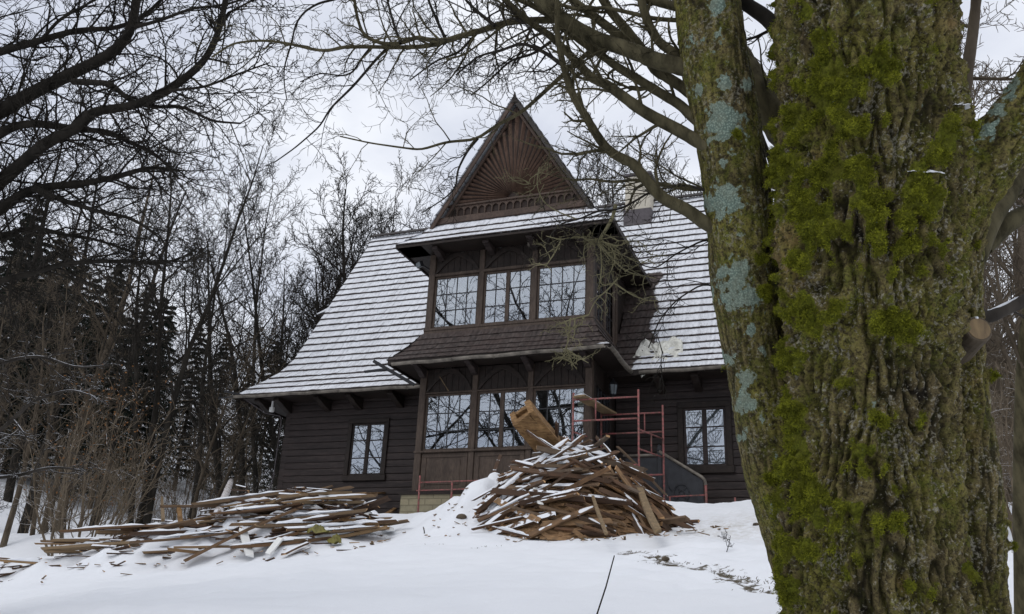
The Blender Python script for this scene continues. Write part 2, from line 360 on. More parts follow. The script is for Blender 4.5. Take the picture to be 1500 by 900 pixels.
# stone footing
mb = MB(); mb.box(-.22, W+.25, -.12, .05, -1.3, -.06); mb.box(-.22, .1, .05, D, -1.3, -.06); mb.box(W-.1, W+.25, .05, D-.05, -1.3, -.06); mb.box(W+.25, XR+.05, D-.09, D+.2, -.9, -.25)
mb.build('stone_footing', M['stone'], house)
mb = MB(); mb.box(-.26, W+.28, -.16, .0, -.06, -.005); mb.build('footing_cap', M['timber_dark'], house)

# ---- roof made of overlapping shingle courses
def courses(name, prof, xl, xr, spacing, snow=lambda x, y, z: 1., skip=None, ori='x', parent=None, lift=.035, step=.16, jit=.010, flip=False):
    """prof: list of (a, z), eave first; the strip runs along the other horizontal axis between xl(z), xr(z)"""
    P = np.array(prof, float); seg = np.hypot(*np.diff(P, axis=0).T); S = np.concatenate([[0], np.cumsum(seg)]); n = max(1, round(S[-1]/spacing))
    V, F, UV, SN = [], [], [], []
    def pt(s):
        s = min(max(s, 0), S[-1]); k = min(np.searchsorted(S, s, 'right')-1, len(seg)-1); t = (s-S[k])/seg[k]; p = P[k]*(1-t)+P[k+1]*t
        d = (P[k+1]-P[k])/seg[k]; nn = np.array([-d[1], d[0]]); nn = nn*(1 if not flip else -1); return p, nn
    for i in range(n):
        s0, s1 = S[-1]*i/n, S[-1]*(i+1)/n; p0, n0 = pt(s0-(.0 if i == 0 else .02)); p1, n1 = pt(s1)
        z0 = p0[1]; x0a, x0b, x1a, x1b = xl(p0[1]), xr(p0[1]), xl(p1[1]), xr(p1[1]); m = max(1, int(abs(x0b-x0a)/step)); us = np.linspace(0, 1, m+1)
        sag = .012*math.sin(i*1.7)
        for k in range(m):
            xa0, xb0 = x0a+(x0b-x0a)*us[k], x0a+(x0b-x0a)*us[k+1]; xa1, xb1 = x1a+(x1b-x1a)*us[k], x1a+(x1b-x1a)*us[k+1]; xm = (xa0+xb0)/2
            if skip and skip(xm, (p0+p1)/2): continue
            li = (lift if i else .018)*rnd.uniform(.75, 1.15)+.008*noise.noise((xm*.5, i*.7, 3)); dj = rnd.uniform(-jit, jit)
            d = (p1-p0)/np.linalg.norm(p1-p0); e0 = p0+d*dj+n0*li; e1 = p1+n1*.004; u0 = p0+d*dj-n0*.004
            b = len(V); cs = [(xa0, e0), (xb0, e0), (xb1, e1), (xa1, e1), (xa0, u0), (xb0, u0)]
            for (x, q) in cs:
                V.append((x, q[0], q[1]) if ori == 'x' else (q[0], x, q[1])); SN.append(snow(V[-1][0], V[-1][1], V[-1][2]))
            F += [(b, b+1, b+2, b+3), (b+4, b+5, b+1, b)]; UV += [(xa0, 0), (xb0, 0), (xb1, 1), (xa1, 1), (xa0, -.5), (xb0, -.5), (xb0, -.4), (xa0, -.4)]
    me = bpy.data.meshes.new(name); me.from_pydata(V, [], F); uv = me.uv_layers.new(name='UVMap')
    uv.data.foreach_set('uv', np.array(UV, np.float32).ravel()); attr(me, 'snow', SN); me.update()
    return link(name, me, M['shingle'], parent or house)
PROF = [(1.17, 3.04), (1.9, 3.72), (2.5, 4.55), (3.1, 5.5), (RY, RZ)]
HZ = [3.04, 3.3, 3.54, 3.8, 4.04, 4.4, 10.1]; HX = [-6.42, -6.25, -6.02, -5.78, -5.60, -5.5, -5.36]
xl = lambda z: float(np.interp(z, HZ, HX)); xr = lambda z: 4.4-xl(z)
def main_snow(x, y, z):
    s = 1.0
    if 4.3 < x < 6.2 and z < 6.6:
        lim = 5.10+.10*math.sin(z*5)+max(0, (4.9-z))*.10 - max(0, 3.9-z)*.55; s = float(sstep(lim-.05, lim+.42, x))
    return s
skip_bay = lambda x, p: (-.02 < x < W+.02 and p[1] < 6.3) or (.2 < x < W-.2 and p[1] < 7.2)
courses('roof', PROF, xl, xr, .315, main_snow, skip_bay, lift=.04)
BP = [(2*RY-a, z) for a, z in PROF]
courses('back_roof', BP, xl, xr, .5, flip=True, step=1.)
# underlay closes the roof from below and at the verges
mb = MB()
for side in (1, -1):
    pr = [(a if side == 1 else 2*RY-a, z) for a, z in PROF]
    for (a, za), (b, zb) in zip(pr, pr[1:]):
        for s in ((-1, 1) if side == 1 and zb < 5.6 else (0,)):
            X0, X1, Y0, Y1 = xl(za)+.02, xl(zb)+.02, xr(za)-.02, xr(zb)-.02
            if s == -1: Y0 = Y1 = -.03
            if s == 1: X0 = X1 = W+.03
            th = .12
            mb.add([(X0, a, za-.01), (Y0, a, za-.01), (Y1, b, zb-.01), (X1, b, zb-.01), (X0, a, za-th), (Y0, a, za-th), (Y1, b, zb-th), (X1, b, zb-th)],
                   [(0, 1, 2, 3), (7, 6, 5, 4), (4, 5, 1, 0), (1, 5, 6, 2), (3, 2, 6, 7), (0, 3, 7, 4)])
mb.build('roof_underlay', M['timber_dark'], house)
# side roofs under the gables (bell-cast skirt) and the small pent on the gable
for s in (1, -1):
    X = (lambda x: x) if s == 1 else (lambda x: 4.4-x)
    mb = MB()
    prf = [(xl(z), z, next(a0+(a1-a0)*(z-z0)/(z1-z0) for (a0, z0), (a1, z1) in zip(PROF, PROF[1:]) if z0 <= z <= z1+1e-6)) for z in (3.04, 3.3, 3.54, 3.8, 4.04, 4.4)]
    for (xa, za, ya), (xb, zb, yb) in zip(prf, prf[1:]):
        mb.add([(X(xa), ya, za), (X(xb), yb, zb), (X(xb), 2*RY-yb, zb), (X(xa), 2*RY-ya, za), (X(xa)+s*.03, ya+.03, za-.1), (X(xa)+s*.03, 2*RY-ya, za-.1)], [(0, 1, 2, 3), (0, 3, 5, 4)])
    mb.build('side_roof', M['shingle'], house)
    mb = MB(); mb.prism([(X(-5.74), 6.30), (X(-5.35), 6.30), (X(-5.35), 6.44), (X(-5.74), 6.34)], 'y', 3.68, 2*RY-3.68)
    mb.build('gable_pent', M['timber_dark'], house)
    mb = MB(); mb.prism([(X(-5.78), 6.342), (X(-5.35), 6.46), (X(-5.35), 6.56), (X(-5.78), 6.37)], 'y', 3.66, 2*RY-3.66)
    mb.build('gable_pent_shingles', M['snow'], house)
# ridge boards
mb = MB(); mb.beam((-5.4, RY-.08, RZ+.03), (9.8, RY-.08, RZ+.03), .04, .2, (0, 1, 1)); mb.build('ridge_cap', M['timber_dark'], house)
# soffits, rafters, brackets, gutters
for bx in ((-6.36, -.05, 1.22, D, 2.98, 3.02), (W+.05, XR+1.05, 1.22, D, 2.98, 3.02), (-6.36, XL, D, 9.8, 2.98, 3.02), (XR, XR+1.05, D, 9.8, 2.98, 3.02)):
    mb = MB(); mb.box(*bx); mb.build('soffit', M['timber_dark'], house)
for x in (-5.84, -5.2, -3.9, -2.89, -1.6, -.5, 5.6, 6.5, 7.5, 8.6, 9.6):
    mb = MB(); mb.prism([(1.36, 2.97), (1.34, 2.88), (1.52, 2.84), (1.7, 2.76), (1.9, 2.70), (D, 2.66), (D, 2.97)], 'x', x-.09, x+.09); mb.build('eave_bracket', M['timber_dark'], house, .01)
def gutter(pts, r=.065, name='gutter', par=None):
    mb = MB(); pts = np.array(pts, float); n = max(2, int(np.linalg.norm(pts[-1]-pts[0])/.5)); t = np.linspace(0, 1, n+1); P = pts[0]+(pts[-1]-pts[0])*t[:, None]
    P[:, 2] += [.012*math.sin(i*2.1) for i in range(n+1)]; b = len(mb.v)
    d = (pts[-1]-pts[0]); d /= np.linalg.norm(d); s = np.cross(d, (0, 0, 1)); s /= np.linalg.norm(s)
    prof = [(math.cos(a)*r, math.sin(a)*r) for a in np.linspace(PI, 2*PI, 9)]+[(math.cos(a)*(r-.006), math.sin(a)*(r-.006)) for a in np.linspace(2*PI, PI, 9)]
    k = len(prof); vs = [p+s*a+np.array((0, 0, c)) for p in P for a, c in prof]
    fs = [(i*k+j, i*k+(j+1) % k, (i+1)*k+(j+1) % k, (i+1)*k+j) for i in range(n) for j in range(k)]+[tuple(range(k))[::-1], tuple(n*k+j for j in range(k))]
    mb.add(vs, fs)
    for i in range(1, n, 2):   # hanging straps
        mb.tube([P[i]+s*(math.cos(a)*(r+.006))+np.array((0, 0, math.sin(a)*(r+.006))) for a in np.linspace(PI, 2*PI, 8)], .009, 5)
    return mb.build(name, M['gutter'], par or house)
gutter([(-6.62, 1.08, 2.99), (-.42, 1.08, 2.97)]); gutter([(5.25, 1.08, 2.98), (10.9, 1.08, 3.0)])
mb = MB(); mb.beam((-6.30, 1.2, 3.06), (-6.72, .98, 3.13), .05, .05); mb.beam((-6.42, 1.02, 2.96), (-6.86, .96, 2.93), .04, .03); mb.build('eave_bar', M['black_metal'], house)
for bx in ((-6.2, -.5, 1.15, 1.19, 2.93, 3.04), (W+.75, XR+1, 1.15, 1.19, 2.93, 3.04)): mb = MB(); mb.box(*bx); mb.build('fascia', M['timber_dark'], house)
mb = MB(); mb.tube([(-6.1, 1.2, 2.9), (-5.75, 1.7, 2.62), (-5.42, 1.95, 2.58), (XL-.09, D-.09, 2.45), (XL-.10, D-.09, .9), (XL-.17, D-.12, .2), (XL-.2, D-.12, -1.1)], .015, 6)
mb.tube([(XL-.12, D-.05, .9), (XL-.34, D-.05, -.2), (XL-.38, D-.05, -1.1)], .014, 6)
for z in (2.2, 1.6, .9, .3): mb.tube([(XL-.10, D-.09, z), (XL-.09, D-.09, z+.04)], .035, 6)
mb.build('downpipe', M['lead'], house, smooth=True)
mb = MB(); mb.box(XL-.36, XL-.24, 1.70, 1.80, 2.66, 2.80); mb.box(XL-.33, XL-.27, 1.72, 1.78, 2.80, 2.98)
o = mb.build('junction_box', M['white_plastic'], house, .012)

# ---- chimney
ch = MB(); ch.box(3.90, 4.70, 5.32, 6.15, 9.5, 10.72); cho = ch.build('chimney', M['plaster'], house, .03)
mb = MB(); mb.box(3.86, 4.74, 5.26, 6.2, 8.85, 9.52); mb.build('flashing', M['lead'], cho, .015)
mb = MB(); mb.box(3.84, 4.76, 5.27, 6.21, 10.72, 10.80); mb.box(4.0, 4.6, 5.45, 6.05, 10.80, 10.86); mb.build('chimney_cap', M['lead'], cho, .015)
mb = MB(); mb.box(3.87, 4.73, 5.30, 6.18, 10.80, 10.86); mb.build('snow_cap', M['snow'], cho, .03)

# ---- bay: posts, panels, windows
P1, P2 = 1.47, 2.87     # posts between the three lights
POSTS = [(0, .17), (P1-.07, P1+.07), (P2-.05, P2+.09), (W-.17, W)]
for (a, b) in POSTS:
    mb = MB(); mb.box(a, b, -.02 if 0 < a < 4 else -.035, .14, 0, 3.02); mb.build('bay_post', M['timber'], house, .012)
    mb = MB(); mb.box(a, b, -.02 if 0 < a < 4 else -.035, .14, 3.95, 6.15); mb.build('bay_post', M['timber'], house, .012)
def boarded(name, x0, x1, z0, z1, y=.0, mat='timber_dark', n=.17):
    mb = MB(); x = x0
    while x < x1-1e-3:
        w = min(n, x1-x); mb.box(x+.003, x+w-.003, y+rnd.uniform(0, .006), y+.06, z0, z1); x += w
    return mb.build(name, M[mat], house, .004)
BAYS = [(.17, P1-.07), (P1+.07, P2-.05), (P2+.09, W-.17)]
def bay_window(x0, x1, z0, z1, cas, y=.03, cols=4, rows=3, axis='x', fixed=None, mat='timber'):
    """a glazed light: frame with its muntins, panes behind; along X at depth y, or along Y at X = fixed"""
    def B(mb, a0, a1, d0, d1, c0, c1):
        if axis == 'x': mb.box(a0, a1, y+d0, y+d1, c0, c1)
        else: mb.box(fixed-d1, fixed-d0, a0, a1, c0, c1) if fixed > 2 else mb.box(fixed+d0, fixed+d1, a0, a1, c0, c1)
    f = MB(); t = .05
    B(f, x0, x1, 0, .07, z0, z0+t+.01); B(f, x0, x1, 0, .07, z1-t, z1); B(f, x0, x0+t, .001, .069, z0+t+.01, z1-t); B(f, x1-t, x1, .001, .069, z0+t+.01, z1-t)
    parts = [(x0+t, x1-t)]
    if cas == 2:
        c = (x0+x1)/2; B(f, c-.05, c+.05, -.006, .066, z0+t+.01, z1-t); parts = [(x0+t, c-.05), (c+.05, x1-t)]
    w = f.build('window', M[mat], house, .006)
    m = MB()
    for (a, b) in parts:
        k = cols//len(parts)
        for i in range(1, k): q = a+(b-a)*i/k; B(m, q-.011, q+.011, .018, .04, z0+t+.01, z1-t)
        for i in range(1, rows): q = z0+t+(z1-z0-2*t)*i/rows; B(m, a, b, .016, .042, q-.011, q+.011)
    m.build('muntin', M['black_metal'], w)
    g = MB()
    for (a, b) in parts: B(g, a-.004, b+.004, .028, .033, z0+t, z1-t+.004)
    g.build('pane', M['glass'], w); return w
for i, (a, b) in enumerate(BAYS):
    bay_window(a, b, .99, 2.40, 2 if i == 1 else 1); bay_window(a, b, 4.10, 5.52, 2 if i == 1 else 1)
    # panel under the lower light
    mb = MB(); mb.box(a, b, .02, .1, .0, .95); mb.box(a+.02, b-.02, .0, .02, .83, .93); mb.box(a+.02, b-.02, .0, .02, .03, .13); mb.box(a+.02, a+.14, .0, .02, .13, .83); mb.box(b-.14, b-.02, .0, .02, .13, .83)
    mb.box(a+.20, b-.20, .006, .02, .19, .77); mb.build('bay_panel', M['timber'], house, .008)
    for (z0, z1) in ((2.44, 3.04), (5.60, 6.16)):
        boarded('header_panel', a, b, z0, z1, .02)
        for s in (1, -1):       # curved braces rising from the posts to the middle of the header
            x0 = a if s == 1 else b; xm = (a+b)/2; mb = MB(); N = 10
            out = [(x0+(xm-x0)*t, z0+(z1-z0)*.98*math.sin(t*PI/2)**.8) for t in np.linspace(0, 1, N)]; inn = [(x, max(z0, z-.10-.05*math.sin(i/N*PI))) for i, (x, z) in enumerate(out)]
            for j in range(N-1):
                q = [out[j], out[j+1], inn[j+1], inn[j]]
                mb.prism(q if s == 1 else q[::-1], 'y', -.02, .02)
            mb.build('arch_brace', M['timber_dark'], house)
mb = MB(); mb.box(-.02, W+.02, -.06, .12, .945, .992); mb.build('window_sill', M['timber'], house, .01)
mb = MB(); mb.box(-.02, W+.02, -.055, .12, 4.035, 4.10); mb.box(-.015, W+.015, -.045, .1, 3.9, 4.035); mb.build('window_sill', M['timber'], house, .01)
mb = MB(); mb.box(.17, W-.17, -.03, .12, 5.522, 5.60); mb.build('window_header', M['timber'], house, .01)
mb = MB(); mb.box(.17, W-.17, -.03, .12, 2.402, 2.44); mb.build('window_header', M['timber'], house, .01)
mb = MB(); mb.box(-.04, W+.04, -.045, .1, 0, .05); mb.build('bay_plinth', M['timber_dark'], house, .008)
# cheeks of the bay
for (x, o) in ((0, -1), (W, 1)):
    i0, i1 = (x, x+.1) if o == -1 else (x-.1, x)
    mb = MB(); mb.box(i0, i1, .14, D, 0, .9); mb.box(i0, i1, .14, D, 2.55, 3.05); mb.box(i0, i1, 1.75, D, .9, 2.55); mb.box(i0, i1, .14, .3, .9, 2.55)
    mb.build('bay_cheek', M['timber_dark'], house, .006); bay_window(.3, 1.75, .9, 2.55, 1, cols=5, rows=1, axis='y', fixed=x, mat='timber_dark')
    mb = MB(); mb.box(i0, i1, .14, 2.3, 3.6, 4.08); mb.box(i0, i1, .14, 3.6, 5.56, 6.15); mb.box(i0, i1, 1.95, 3.2, 4.08, 5.56); mb.box(i0, i1, .14, .28, 4.08, 5.56)
    mb.build('bay_cheek', M['timber_dark'], house, .006); bay_window(.28, 1.95, 4.08, 5.56, 2, cols=8 if o == -1 else 6, rows=6 if o == -1 else 3, axis='y', fixed=x, mat='timber')
mb = MB(); mb.box(W-.01, W+.03, 1.82, 2.0, 3.75, 5.6); mb.box(W-.01, W+.03, 2.1, 2.26, 3.95, 6.1); mb.build('cheek_post', M['timber'], house, .008)
# room interior seen through the glass
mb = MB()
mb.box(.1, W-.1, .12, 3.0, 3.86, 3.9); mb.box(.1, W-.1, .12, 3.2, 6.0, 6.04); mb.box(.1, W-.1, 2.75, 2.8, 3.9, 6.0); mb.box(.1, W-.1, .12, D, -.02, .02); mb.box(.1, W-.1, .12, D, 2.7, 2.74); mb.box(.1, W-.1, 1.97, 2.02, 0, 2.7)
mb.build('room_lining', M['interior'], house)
mb = MB(); mb.box(4.02, 4.17, .135, .14, 1.50, 2.34); mb.build('blind', M['cream_panel'], house)
mb = MB(); mb.prism([(1.0, 4.15), (1.36, 4.15), (1.38, 4.75), (1.2, 4.95), (1.05, 4.7)], 'y', .5, .52); mb.build('curtain', M['blue_cloth'], house)

# ---- skirt roof between the storeys
SK = [(-.75, 3.10), (-.52, 3.30), (-.28, 3.58), (-.03, 3.98)]
sk_l = lambda z: float(np.interp(z, [3.10, 3.30, 3.58, 3.98], [-.60, -.42, -.22, -.03])); sk_r = lambda z: W-sk_l(z)
def sk_snow(x, y, z): return .72*float(sstep(4.35, 4.85, x))*float(sstep(3.35, 3.15, z))
courses('skirt_roof', SK, sk_l, sk_r, .215, sk_snow, lift=.032)
for s in (-1, 1):
    X = (lambda v: v) if s == -1 else (lambda v: W-v)
    prf = [(X(sk_l(z)), z) for z in (3.10, 3.30, 3.58, 3.98)]
    ys = lambda z: float(np.interp(z, [3.10, 3.98], [-.75, -.03]))
    courses('skirt_roof', prf, ys, lambda z: float(np.interp(z, [3.1, 3.98], [1.35, 2.2])), .215, lambda x, y, z: 0., ori='y', lift=.028, flip=(s == 1), step=.3)
mb = MB(); mb.box(-.56, W+.56, -.70, .0, 3.05, 3.09); mb.box(-.56, 0, 0, 1.6, 3.05, 3.09); mb.box(W, W+.56, 0, 1.6, 3.05, 3.09); mb.build('skirt_soffit', M['timber_dark'], house)
mb = MB(); mb.box(-.57, W+.57, -.735, -.70, 2.99, 3.10); mb.box(-.585, -.555, -.70, 1.5, 2.99, 3.10); mb.box(W+.555, W+.585, -.70, 1.5, 2.99, 3.10); mb.build('skirt_fascia', M['timber_dark'], house)
for x in (.09, P1, P2+.02, W-.09):
    mb = MB(); mb.prism([(-.62, 3.04), (-.62, 2.98), (-.45, 2.95), (-.3, 2.90), (-.14, 2.82), (-.036, 2.80), (-.036, 3.04)], 'x', x-.075, x+.075); mb.build('skirt_bracket', M['log_wood'], house, .01)
gutter([(-.40, -.81, 2.99), (W+.50, -.81, 3.06)])
gutter([(W+.60, -.80, 3.06), (W+.62, 1.3, 3.02)])
mb = MB(); a, b = on_y(547, 529, -.95), on_y(607, 564, -.55); mb.beam(a, b, .07, .07); mb.build('broken_gutter', M['black_metal'], house)
mb = MB(); a, b = on_y(534, 545, -.9), on_y(566, 541, -.86); mb.beam(a, b, .06, .05); mb.build('broken_gutter', M['black_metal'], house)
mb = MB(); a, b = on_y(644, 552, -.06), on_y(657, 573, -.06); mb.tube([a, b], .010, 6); mb.build('loose_strip', M['old_pole'], house)

# ---- dormer roof with carved gable
GA = (2.2, 10.50); GL, GR = (.02, 6.97), (4.38, 6.97)
pent = [(-.70, 6.22), (-.42, 6.46), (-.18, 6.75), (-.03, 7.0)]
pl = lambda z: float(np.interp(z, [6.22, 6.46, 6.75, 7.0], [-.68, -.40, -.14, .03])); pr_ = lambda z: W-pl(z)
courses('pent_roof', pent, pl, pr_, .30, lambda x, y, z: (1. if z < 6.8 else .42)-.25*float(sstep(3.4, 4.4, x)), lift=.034)
for s in (-1, 1):
    X = (lambda v: v) if s == -1 else (lambda v: W-v)
    sp = [(X(-.68), 6.22), (X(-.40), 6.46), (X(-.14), 6.75), (X(.02), 6.97)]
    courses('dormer_roof', sp, lambda z: float(np.interp(z, [6.22, 7.], [-.70, -.03])), lambda z: 3.9, .26, ori='y', step=.4, flip=(s == 1))
    sp = [(X(.0), 6.95), (2.2, 10.53)]
    courses('dormer_roof', sp, lambda z: -.20, lambda z: 7.5, .3, ori='y', step=.4, lift=.03, flip=(s == 1))
    # underside of the eaves
    mb = MB(); mb.box(*sorted((X(-.66), X(0.0))), -.68, 3.55, 6.16, 6.20); mb.box(*sorted((X(-.68), X(-.64))), -.70, 3.55, 6.12, 6.24); mb.build('dormer_soffit', M['timber_dark'], house)
    # barge boards
    mb = MB(); dx = GA[0]-GL[0]; dz = GA[1]-GL[1]; L = math.hypot(dx, dz); ux, uz = dx/L, dz/L; nx_, nz_ = uz, -ux
    w = .115; poly = [(X(GL[0]-ux*.12), GL[1]-uz*.12), (X(GA[0]), GA[1]+.03), (X(GA[0]), GA[1]+.03-w/ux*1.0), (X(GL[0]-ux*.12+nx_*w), GL[1]-uz*.12+nz_*w)]
    mb.prism(poly if s == -1 else poly[::-1], 'y', -.17, -.12); mb.build('barge_board', M['barge_wood' if s == -1 else 'barge_grey'], house, .012)
    mb = MB(); w2 = .19; poly = [(X(GL[0]+nx_*w), GL[1]+nz_*w), (X(GA[0]), GA[1]-w/ux), (X(GA[0]), GA[1]-w2/ux), (X(GL[0]+nx_*w2), GL[1]+nz_*w2)]
    mb.prism(poly if s == -1 else poly[::-1], 'y', -.02, .06); mb.build('barge_trim', M['barge_wood'], house, .01)
mb = MB(); mb.box(-.64, W+.64, -.68, .02, 6.16, 6.20); mb.box(-.66, W+.66, -.685, -.66, 6.14, 6.20); mb.build('pent_soffit', M['timber_dark'], house)
mb = MB(); mb.prism([(.12, 7.0), (2.2, 10.36), (4.28, 7.0)], 'y', .10, .16); mb.build('gable_panel', M['gable_back'], house)
mb = MB(); mb.box(.08, W-.08, -.10, .1, 6.98, 7.16); mb.box(.18, W-.18, -.03, .1, 7.16, 7.20); mb.build('gable_beam', M['barge_wood'], house, .012)
mb = MB(); mb.box(.36, W-.36, .02, .1, 7.52, 7.58); mb.build('gable_beam', M['barge_wood'], house, .01)
mb = MB(); x = .42; k = 0     # row of small arches
while x < W-.5:
    mb.box(x, x+.028, .055, .1, 7.20, 7.50)
    ar = [(x+.028+.085-.085*math.cos(a), 7.36+.11*math.sin(a)) for a in np.linspace(0, PI, 9)]; o2 = [(p, 7.52) for p, _ in ar]
    for j in range(8): mb.prism([ar[j], ar[j+1], o2[j+1], o2[j]], 'y', .06, .1)
    x += .198
mb.build('arcade_frieze', M['barge_wood'], house)
sb = MB(); sc = np.array([2.2, 7.60]); NR = 33      # sunburst: ribs with a raised ridge
for i in range(NR):
    a0 = PI*(i)/NR; a1 = PI*(i+1)/NR; am = (a0+a1)/2
    def hit(a):
        d = np.array([math.cos(a), math.sin(a)]); best = 9.
        for (p, q) in (((.44, 7.58), (2.2, 10.36)), ((3.96, 7.58), (2.2, 10.36))):
            p = np.array(p); q = np.array(q); e = q-p; den = d[0]*e[1]-d[1]*e[0]
            if abs(den) < 1e-6: continue
            t = ((p[0]-sc[0])*e[1]-(p[1]-sc[1])*e[0])/den; s = ((p[0]-sc[0])*d[1]-(p[1]-sc[1])*d[0])/den
            if t > 0 and -.02 <= s <= 1.02: best = min(best, t)
        return best
    da = (a1-a0)*.30; r0 = .16; R1 = hit(am)-.03
    if R1 < .4 or R1 > 5: continue
    P = lambda a, r: (sc[0]+r*math.cos(a), sc[1]+r*math.sin(a))
    q = [P(am-da, r0), P(am-da, min(R1, hit(am-da)-.02)), P(am+da, min(R1, hit(am+da)-.02)), P(am+da, r0)]; c0, c1 = P(am, r0), P(am, R1)
    yb, yt = .1, .015
    sb.add([(q[0][0], yb, q[0][1]), (q[1][0], yb, q[1][1]), (c1[0], yt, c1[1]), (c0[0], yt+.03, c0[1]), (q[2][0], yb, q[2][1]), (q[3][0], yb, q[3][1])], [(0, 1, 2, 3), (3, 2, 4, 5), (1, 4, 2), (0, 3, 5)])
sb.build('sunburst_carving', M['carved_wood'], house)
mb = MB(); mb.prism([(2.12, 10.30), (2.28, 10.30), (2.24, 10.50), (2.2, 10.66), (2.16, 10.50)], 'y', -.19, -.11); mb.build('finial', M['timber_dark'], house)
for x in (.35, 1.75, 2.9, 4.1):
    mb = MB(); mb.prism([(-.55, 6.15), (-.55, 6.08), (-.35, 6.04), (-.2, 5.98), (-.036, 5.94), (-.036, 6.15)], 'x', x-.08, x+.08); mb.build('dormer_bracket', M['log_wood'], house, .01)
mb = MB(); mb.box(2.75, 2.86, -.22, -.14, 6.02, 6.1); mb.build('vent', M['gutter'], house)

# ---- ground-floor windows in the log walls
def log_window(h, trim=.12, curtain=False):
    a, b, z0, z1 = h; y = D
    f = MB(); f.box(a-trim, b+trim, y-.05, y+.04, z1, z1+trim); f.box(a-trim-.03, b+trim+.03, y-.07, y+.04, z0-trim-.03, z0); f.box(a-trim, a, y-.05, y+.04, z0, z1); f.box(b, b+trim, y-.05, y+.04, z0, z1)
    w = f.build('window', M['timber_dark'], house, .01)
    s = MB(); t = .055; c = (a+b)/2; y0, y1 = y+.0, y+.05
    s.box(a, b, y0, y1, z0, z0+t); s.box(a, b, y0, y1, z1-t, z1); s.box(a, a+t, y0+.001, y1-.001, z0+t, z1-t); s.box(b-t, b, y0+.001, y1-.001, z0+t, z1-t); s.box(c-.055, c+.055, y0-.008, y1-.004, z0+t, z1-t)
    for i in (1, 2): q = z0+(z1-z0)*i/3; s.box(a+t, c-.055, y0+.01, y1-.012, q-.016, q+.016); s.box(c+.055, b-t, y0+.01, y1-.012, q-.016, q+.016)
    s.build('sash', M['timber_dark'] if not curtain else M['log_wood'], w, .005)
    g = MB(); g.box(a+t-.003, c-.05, y0+.02, y0+.024, z0+t, z1-t); g.box(c+.05, b-t+.003, y0+.02, y0+.024, z0+t, z1-t); g.build('pane', M['glass'], w)
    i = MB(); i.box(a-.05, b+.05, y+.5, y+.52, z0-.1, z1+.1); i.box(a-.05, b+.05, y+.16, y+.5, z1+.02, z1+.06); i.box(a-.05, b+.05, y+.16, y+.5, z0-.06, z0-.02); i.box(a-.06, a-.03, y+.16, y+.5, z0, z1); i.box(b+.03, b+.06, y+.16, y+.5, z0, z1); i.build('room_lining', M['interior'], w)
    if curtain:
        cu = MB(); N = 40
        for k in range(N): xa, xb = a+(b-a)*k/N, a+(b-a)*(k+1)/N; ya, yb = y+.12+.012*math.sin(k*1.3), y+.12+.012*math.sin((k+1)*1.3); cu.quad((xa, ya, z0), (xb, yb, z0), (xb, yb, z1), (xa, ya, z1))
        cu.build('curtain', M['pale_curtain'], w)
        tr = MB()               # dark trellis pattern of the inner grille, repeated in every pane
        for cx_ in (a+.27, c+.25):
            for r in range(3):
                zb, zt = z0+(z1-z0)*r/3+.06, z0+(z1-z0)*(r+1)/3-.10
                for k in range(-2, 3): tr.beam((cx_+k*.035, y+.012, zb+.02 if r == 0 else zb), (cx_+k*.075, y+.012, zt), .006, .006)
                for s_ in (-1, 1):
                    tr.beam((cx_, y+.010, zb+.02), (cx_+s_*.15, y+.010, (zb+zt)/2+.06), .012, .008); tr.beam((cx_, y+.010, zb+.14), (cx_+s_*.13, y+.010, zt), .009, .008)
                tr.beam((cx_-.16, y+.010, zt), (cx_+.17, y+.010, zt), .009, .008); tr.beam((cx_-.16, y+.010, zb), (cx_-.16, y+.010, zt), .009, .008)
        tr.build('window_grille', M['black_metal'], w)
log_window(WL); log_window(WR, .14, True)

# ------------------------------------------------------------------ things fixed on or leaning at the house
def lantern():
    t = empty('wall_lantern', (4.62, 1.05, 2.4), 'black iron lantern on the right cheek of the bay', 'lantern'); x, y, z = 4.62, 1.05, 2.42
    mb = MB(); mb.tube([(4.4, y, z-.05), (4.5, y, z-.02), (x, y, z)], .016, 6); mb.tube([(4.4, y, z-.18), (4.5, y, z-.16), (x, y, z-.01)], .012, 6); mb.box(4.40, 4.42, y-.06, y+.06, z-.24, z+.02); mb.build('bracket', M['black_metal'], t)
    mb = MB(); n = 6
    for k in range(n):
        a0, a1 = 2*PI*k/n, 2*PI*(k+1)/n; mb.quad((x+.065*math.cos(a0), y+.065*math.sin(a0), z+.02), (x+.065*math.cos(a1), y+.065*math.sin(a1), z+.02), (x+.105*math.cos(a1), y+.105*math.sin(a1), z+.25), (x+.105*math.cos(a0), y+.105*math.sin(a0), z+.25))
    mb.build('lantern_glass', M['lamp_glass'], t)
    mb = MB()
    for k in range(n): a0 = 2*PI*k/n; mb.beam((x+.068*math.cos(a0), y+.068*math.sin(a0), z+.02), (x+.108*math.cos(a0), y+.108*math.sin(a0), z+.25), .012, .012)
    mb.tube([(x, y, z-.02), (x, y, z+.02)], [.04, .075], 6); mb.tube([(x, y, z+.25), (x, y, z+.28), (x, y, z+.36), (x, y, z+.42)], [.125, .11, .04, .012], 6); mb.build('lantern_cage', M['black_metal'], t)
lantern()
def floodlight():
    p = on_y(615, 388, .1); t = empty('floodlight', p, 'small floodlight under the left corner of the dormer eave', 'floodlight')
    q = Vector(p); mb = MB(); d = Vector((-.5, -.75, -.35)).normalized(); mb.beam(q-d*.05, q+d*.05, .22, .15, (0, 0, 1)); mb.build('lamp_housing', M['black_metal'], t, .01)
    mb = MB(); mb.beam(q+d*.05, q+d*.056, .19, .12, (0, 0, 1)); mb.build('lamp_glass', M['lamp_glass'], t)
    mb = MB(); mb.beam(q-d*.05, (float(q.x)+.22, .3, float(q.z)-.1), .03, .03); mb.build('bracket', M['black_metal'], t)
floodlight()
